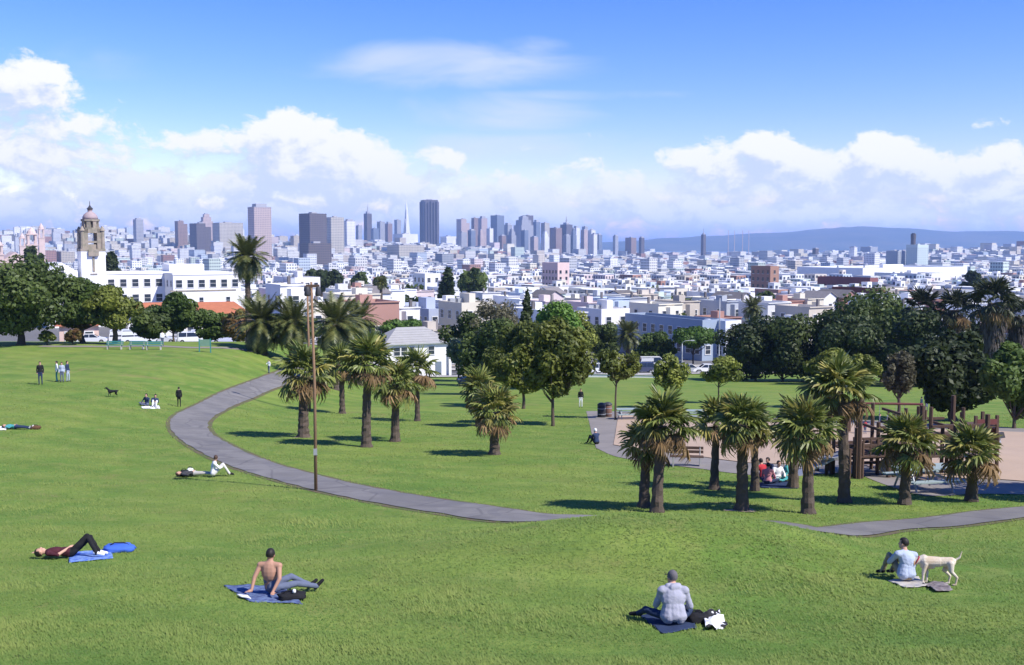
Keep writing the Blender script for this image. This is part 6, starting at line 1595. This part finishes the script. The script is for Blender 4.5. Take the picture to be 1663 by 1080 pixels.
# ------------------------------------------------------------------ playground
def play():
    b = G(1478, 768); T = thing('climbing_frame', 'big dark timber climbing frame with decks and many posts', 'play structure', b, R(8)); T.scale = (.95, .9, .86); red = mat('faded_red', (.13, .04, .036), .7, .2, 2)
    xs = (-3.2, -1.7, -.2, 1.4, 2.9); yy = (-1.3, 1.6)
    for i, x in enumerate(xs):
        for j, y in enumerate(yy):
            mb = MB(); mb.tube([(x, y, -.6), (x, y, 2.6 + .5 * ((i + j) % 3))], .11, 7); mb.build('post', M_wood, T)
    for i, (x, z) in enumerate(((-2.4, 1.2), (-.95, 1.5), (.6, 1.1), (2.15, 1.7))):
        for q in range(6): mb = MB(); mb.box((x, -1.25 + q * .52, z), (1.4, .44, .07)); mb.build('deck_board', M_wood, T)
        for zz in (z + .45, z + .85): mb = MB(); mb.box((x, -1.3, zz), (1.5, .07, .1)); mb.build('rail', M_wood, T)
        for q in range(4): mb = MB(); mb.box((x - .5 + q * .33, -1.33, z + .45), (.06, .05, .8)); mb.build('baluster', M_wood, T)
    for k in range(34):
        x = -4.2 + 8.6 * random.random(); y = -1.8 + 3.8 * random.random(); mb = MB(); mb.tube([(x, y, -.5), (x, y, 1.2 + 2.2 * random.random())], .085, 6); mb.build('post', M_wood, T)
    for k in range(18):
        x = -3.4 + 6.6 * random.random(); y = -1.5 + 3 * random.random(); mb = MB(); mb.box((x, y, 1.4 + 1.6 * random.random()), (1.9, .1, .12), random.choice((0, 1.57))); mb.build('crossbeam', M_wood, T)
    mb = MB(); mb.box((-3.9, -.2, .95), (1.6, .7, .08)); mb.build('slide_top', M_steel, T)
    mb = MB(); mb.add([(-3.3, -.55, 1.25), (-3.3, .15, 1.25), (-5.6, .15, .12), (-5.6, -.55, .12), (-3.3, -.55, 1.17), (-3.3, .15, 1.17), (-5.6, .15, .04), (-5.6, -.55, .04)], [(0,1,2,3), (7,6,5,4), (0,3,7,4), (1,5,6,2), (2,6,7,3), (0,4,5,1)]); mb.build('slide', M_steel, T)
    for k in range(5): mb = MB(); mb.box((3.6, .1, .25 + .34 * k), (.07, 1.2, .07)); mb.build('rung', M_wood, T)
    b = G(1420, 735); T = thing('swing_frame', 'dark red swing frame with hanging seats', 'swing', b, R(-6))
    for x in (-2.2, 2.2):
        for s in (-1, 1): mb = MB(); mb.tube([(x, s * 1.0, -.1), (x, 0, 2.5)], .06, 7); mb.build('leg', red, T)
    mb = MB(); mb.tube([(-2.3, 0, 2.5), (2.3, 0, 2.5)], .06, 8); mb.build('beam', red, T)
    for x in (-1.2, 0, 1.2):
        mb = MB(); mb.box((x, 0, .55), (.45, .18, .04)); se = mb.build('swing_seat', M_darkmetal, T)
        for s in (-1, 1): mb = MB(); mb.tube([(x + s * .2, 0, .56), (x + s * .2, 0, 2.46)], .012, 5); mb.build('chain', M_steel, se)
    # timber posts, a red panel tower and a low retaining wall
    b = G(1588, 742); T = thing('play_tower', 'small play tower with faded red panels at the end of the sand', 'play structure', b, R(10)); T.scale = (.8, .8, .75)
    for i in (-1, 1):
        for j in (-1, 1): mb = MB(); mb.box((i * .7, j * .7, 1.2), (.16, .16, 3.2)); mb.build('post', M_wood, T)
    for z in (1.0, 2.1): mb = MB(); mb.box((0, 0, z), (1.5, 1.5, .09)); mb.build('deck', M_wood, T)
    for s in (-1, 1): mb = MB(); mb.box((s * .76, 0, 1.5), (.06, 1.3, .8)); mb.build('panel', red, T)
    mb = MB(); mb.box((0, -.76, 2.4), (1.3, .06, .35)); mb.build('panel', red, T)
    b = G(1622, 724); T = thing('spring_rocker', 'lone small rocker on the open sand', 'play structure', b, R(30))
    mb = MB(); mb.lathe((0, 0, 0), [(.12, 0), (.09, .1), (.12, .2), (.09, .3), (.12, .4)], 8); mb.build('spring', M_steel, T)
    mb = MB(); mb.prism([(-.5, -.06), (.45, -.06), (.45, .06), (-.5, .06)], .4, .72, 0, [(-.62, -.06), (.3, -.06), (.3, .06), (-.62, .06)]); mb.box((-.62, 0, .86), (.2, .12, .3)); mb.build('rocker_body', M_darkmetal, T)
    for i, (px, py) in enumerate(((1362, 703), (1378, 702), (1393, 704), (1452, 704), (1470, 702))):
        bb = G(px, py); T = thing('timber_post', 'short dark timber post in the row edging the sand', 'post', bb, 0, 'timber posts edging the sand'); mb = MB(); mb.tube([(0, 0, -.3), (0, 0, 1.1 + .15 * (i % 2))], .14, 8); mb.build('post_shaft', M_wood, T); mb = MB(); mb.lathe((0, 0, 1.08 + .15 * (i % 2)), [(.155, 0), (.155, .05), (.05, .1)], 8); mb.build('post_cap', M_concrete, T)
play()

# ------------------------------------------------------------------ vehicles
M_tyre = mat('tyre', (.02, .02, .02), .9)
M_carglass = mat('car_glass', (.02, .025, .03), .08, .1, 1, spec=.7)
M_lampw = mat('headlight', (.75, .75, .72), .2); M_lampr = mat('tail_light', (.35, .02, .02), .3)
M_carpaint = mat('car_paint', (.5, .5, .5), .28, .03, 1, spec=.6, objcol=True)
CARM = {}
def car_meshes(kind):
    if kind in CARM: return CARM[kind]
    if kind == 'van': L, Wd, prof, roofp = 4.9, 1.9, [(-2.4, .35), (-2.42, .95), (-2.35, 1.1), (2.0, 1.15), (2.35, .98), (2.42, .55), (2.35, .33)], [(-2.32, 1.1), (-2.2, 2.0), (1.0, 2.02), (1.75, 1.15)]
    elif kind == 'suv': L, Wd, prof, roofp = 4.5, 1.8, [(-2.2, .38), (-2.25, .9), (-2.15, 1.05), (1.2, 1.08), (2.1, .98), (2.25, .6), (2.2, .36)], [(-2.1, 1.05), (-1.85, 1.68), (.35, 1.7), (1.15, 1.08)]
    else: L, Wd, prof, roofp = 4.4, 1.74, [(-2.15, .32), (-2.2, .72), (-2.1, .9), (-1.4, .95), (.95, .95), (2.0, .78), (2.2, .5), (2.15, .3)], [(-1.55, .94), (-.95, 1.4), (.25, 1.42), (.98, .94)]
    def ext(p, w, wt=None):
        n = len(p); mb = MB(); V = [(x, -w, z) for x, z in p] + [(x, w, z) for x, z in p]
        if wt: V = [(x, (-w if z < p[0][1] + .2 else -wt), z) for x, z in p] + [(x, (w if z < p[0][1] + .2 else wt), z) for x, z in p]
        mb.add(V, [tuple(range(n)), tuple(range(2*n-1, n-1, -1))] + [(i, n + i, n + (i+1) % n, (i+1) % n) for i in range(n)]); return mb
    body = ext(prof, Wd / 2); 
    bm = body.mesh('body', M_carpaint)
    gl = ext(roofp, Wd / 2 - .04, Wd / 2 - .22); gm = gl.mesh('cabin_glass', M_carglass)
    rp = MB(); (x0, z0), (x1, z1) = roofp[1], roofp[2]; rp.box(((x0 + x1) / 2, 0, z1 + .015), (x1 - x0 + .1, Wd - .42, .06))
    for s in (-1, 1):
        for (a, b) in ((roofp[0], roofp[1]), (roofp[2], roofp[3])): rp.tube([(a[0], s * (Wd/2 - (.05 if a[1] < 1.2 else .22)), a[1]), (b[0], s * (Wd/2 - (.05 if b[1] < 1.2 else .22)), b[1])], .045, 5)
        xm = (x0 + x1) / 2; rp.tube([(xm, s * (Wd/2 - .05), roofp[0][1]), (xm, s * (Wd/2 - .22), z1)], .04, 5)
        if kind == 'van': rp.box(((x0 + x1) / 2 - .6, s * (Wd/2 - .12), 1.5), (2.1, .07, .8))
    rm_ = rp.mesh('roof', M_carpaint)
    wh = MB(); prof_w = [(.32, -.1), (.33, -.06), (.33, .06), (.32, .1)]
    n = 14; V = []; F = []
    for r_, y in prof_w:
        for k in range(n): V.append((r_ * math.cos(6.283*k/n), y, r_ * math.sin(6.283*k/n)))
    for i in range(3):
        for k in range(n): F.append((i*n+k, i*n+(k+1) % n, (i+1)*n+(k+1) % n, (i+1)*n+k))
    F += [tuple(range(n)), tuple(3*n + k for k in range(n-1, -1, -1))]
    wh.add(V, F); hub = MB(); hub.add([(.18 * math.cos(6.283*k/8), -.108, .18 * math.sin(6.283*k/8)) for k in range(8)] + [(.18 * math.cos(6.283*k/8), .108, .18 * math.sin(6.283*k/8)) for k in range(8)], [tuple(range(8)), tuple(range(15, 7, -1))] + [(k, (k+1) % 8, 8 + (k+1) % 8, 8 + k) for k in range(8)])
    CARM[kind] = (bm, gm, rm_, wh.mesh('wheel', M_tyre, True), hub.mesh('rim', M_steel), L, Wd); return CARM[kind]
def car(kind, px, Y, rz, color, label, group, zoff=.02):
    b = A(px, Y); bm, gm, rm_, wm, hm_, L, Wd = car_meshes(kind)
    T = thing('parked_van' if kind == 'van' else 'parked_car', label, 'van' if kind == 'van' else 'car', (b.x, b.y, b.z + zoff), rz, group)
    for nm, me in (('body', bm), ('cabin_glass', gm), ('roof', rm_)):
        o = link(bpy.data.objects.new(nm, me), T); o.color = tuple(color) + (1,)
    for x in (-L * .31, L * .31):
        for s in (-1, 1):
            w = link(bpy.data.objects.new('wheel', wm), T); w.location = (x, s * (Wd / 2 - .08), .33); link(bpy.data.objects.new('rim', hm_), w)
    for s in (-1, 1):
        mb = MB(); mb.box((L * .49, s * Wd * .36, .66), (.12, .3, .16)); mb.build('headlight', M_lampw, T)
        mb = MB(); mb.box((-L * .495, s * Wd * .38, .74), (.1, .22, .2)); mb.build('tail_light', M_lampr, T)
    mb = MB(); mb.box((L * .5, 0, .42), (.1, Wd * .96, .16)); mb.build('bumper', M_darkmetal, T)
gp = 'cars parked along the street past the field'; ry = lambda px: None
def on_road(px, off):
    Y = 170.0
    for _ in range(8): Y = float(road_y((px - CX) / FPX * Y)) + off
    return Y
def road_dir(px):
    x = (px - CX) / FPX * 170; return math.atan2(float(road_y(x + 3) - road_y(x - 3)), 6)
for i, (px, kind, col, lab) in enumerate((
    (962, 'sedan', (.62, .63, .64), 'silver sedan at the end of the low white wall'), (1000, 'van', (.75, .75, .74), 'white van parked behind the low white wall'), (1042, 'suv', (.05, .06, .12), 'navy car behind the end of the low white wall'),
    (978, 'suv', (.70, .71, .72), 'pale grey car between the silver sedan and the white van'), (1022, 'sedan', (.60, .62, .66), 'light silver car just behind the white van'), (1176, 'sedan', (.30, .32, .36), 'grey car between white hatchback and black car'),
    (1080, 'sedan', (.72, .72, .72), 'white sedan beside the forked young tree'), (1122, 'sedan', (.42, .43, .46), 'grey sedan below the bright flat topped tree'), (1146, 'sedan', (.78, .78, .78), 'bright white hatchback before the tall street lamp'),
    (1200, 'suv', (.03, .03, .04), 'black car behind the orange tinged young tree'), (1242, 'sedan', (.04, .05, .10), 'dark blue sedan in the shade of the grove'), (1284, 'suv', (.05, .05, .08), 'charcoal car in the shade of the grove'), (1322, 'sedan', (.10, .10, .16), 'slate sedan in the shade of the broad olive tree'), (1490, 'sedan', (.5, .52, .56), 'pale car glimpsed between trunks of the grove'))):
    car(kind, px, on_road(px, -4.4), road_dir(px) + (0 if i % 2 else math.pi), col, lab, gp)
for i, (px, kind, col, lab) in enumerate(((985, 'suv', (.35, .37, .40), 'grey car on the far side of the street behind the white van'), (1062, 'van', (.74, .74, .72), 'white delivery van on the far side of the street'), (1104, 'sedan', (.12, .13, .16), 'dark car on the far side of the street by the short lamp'))):
    car(kind, px, on_road(px, 4.3), road_dir(px), col, lab, gp)
car('sedan', 770, 138, R(20), (.10, .12, .18), 'dark car beside the grey green bush at the clubhouse', 'cars by the clubhouse')
gv = 'vehicles on the street below the school'
for i, (px, kind, col, lab) in enumerate(((206, 'van', (.78, .78, .77), 'tall white van behind the bare straight tree trunk'), (226, 'van', (.74, .75, .76), 'white van parked behind another white van'), (262, 'sedan', (.55, .57, .6), 'silver car by the low bushy tree'), (312, 'suv', (.76, .76, .75), 'white car below the red tiled roof'), (336, 'van', (.76, .75, .74), 'white van below the red tiled roof'), (366, 'sedan', (.5, .52, .62), 'pale blue car at the end of the row of white vehicles'), (150, 'sedan', (.7, .7, .7), 'white car in front of the small pink walled house'))):
    car(kind, px, on_road(px, -4.4 if i % 2 else -1.5), road_dir(px), col, lab, gv)
# ------------------------------------------------------------------ turf: blades of the near lawn
def inside(poly, x, y):
    r = np.zeros(len(x), bool); n = len(poly)
    for i in range(n):
        x0, y0 = poly[i]; x1, y1 = poly[(i + 1) % n]
        k = ((y0 > y) != (y1 > y)); k2 = x < (x1 - x0) * (y - y0) / ((y1 - y0) if y1 != y0 else 1e-9) + x0
        r ^= (k & k2)
    return r
def turf():
    rng = np.random.default_rng(3); n = 380000
    y = 13.5 + (80 - 13.5) * rng.random(n) ** 2.5; x = (rng.random(n) * 2 - 1) * (y * .52 + 1.5)
    keep = (path_dist(x, y) > .12) & ~inside(np.concatenate([Lo, Hi[::-1]]), x, y)
    for q in SHEETS: keep &= ~inside(np.array(q), x, y)
    x, y = x[keep], y[keep]; n = len(x)
    z = H(x, y) - .006
    patch = np.array([mnoise.noise(Vector((a * .4, b * .4, 0))) + .6 * mnoise.noise(Vector((a * 1.3, b * 1.3, 4))) + .35 * mnoise.noise(Vector((a * 4, b * 4, 8))) for a, b in zip(x, y)])
    hgt = (.030 + .030 * rng.random(n)) * np.clip(1 + .75 * patch, .35, 2.2) * (.85 + .005 * y); wd = (.010 + .008 * rng.random(n)) * (.6 + .022 * y)
    la = math.atan2(-sd.y, -sd.x) + rng.normal(scale=.9, size=n); ll = rng.uniform(.45, 1.5, n) * hgt; lx = np.cos(la) * ll; ly = np.sin(la) * ll   # blades bend over, most of them showing their lit side
    P = np.stack([x, y, z], 1); dv = np.stack([-np.sin(la), np.cos(la), np.zeros(n)], 1) * wd[:, None]
    V = np.stack([P - dv, P + dv, P + np.stack([lx, ly, hgt], 1)], 1).reshape(-1, 3)
    me = npmesh('grass', V, np.arange(3 * n).reshape(n, 3), leaf_mat('grass_blade', (.100, .195, .032), (.285, .335, .084), .4, .7, 0.0))
    set_tone(me, np.clip(.40 + .50 * patch + .12 * rng.normal(size=n), 0, 1))
    props(link(bpy.data.objects.new('grass', me)), 'short mown green grass of the sloping park lawn', 'grass', kind='stuff')
turf()
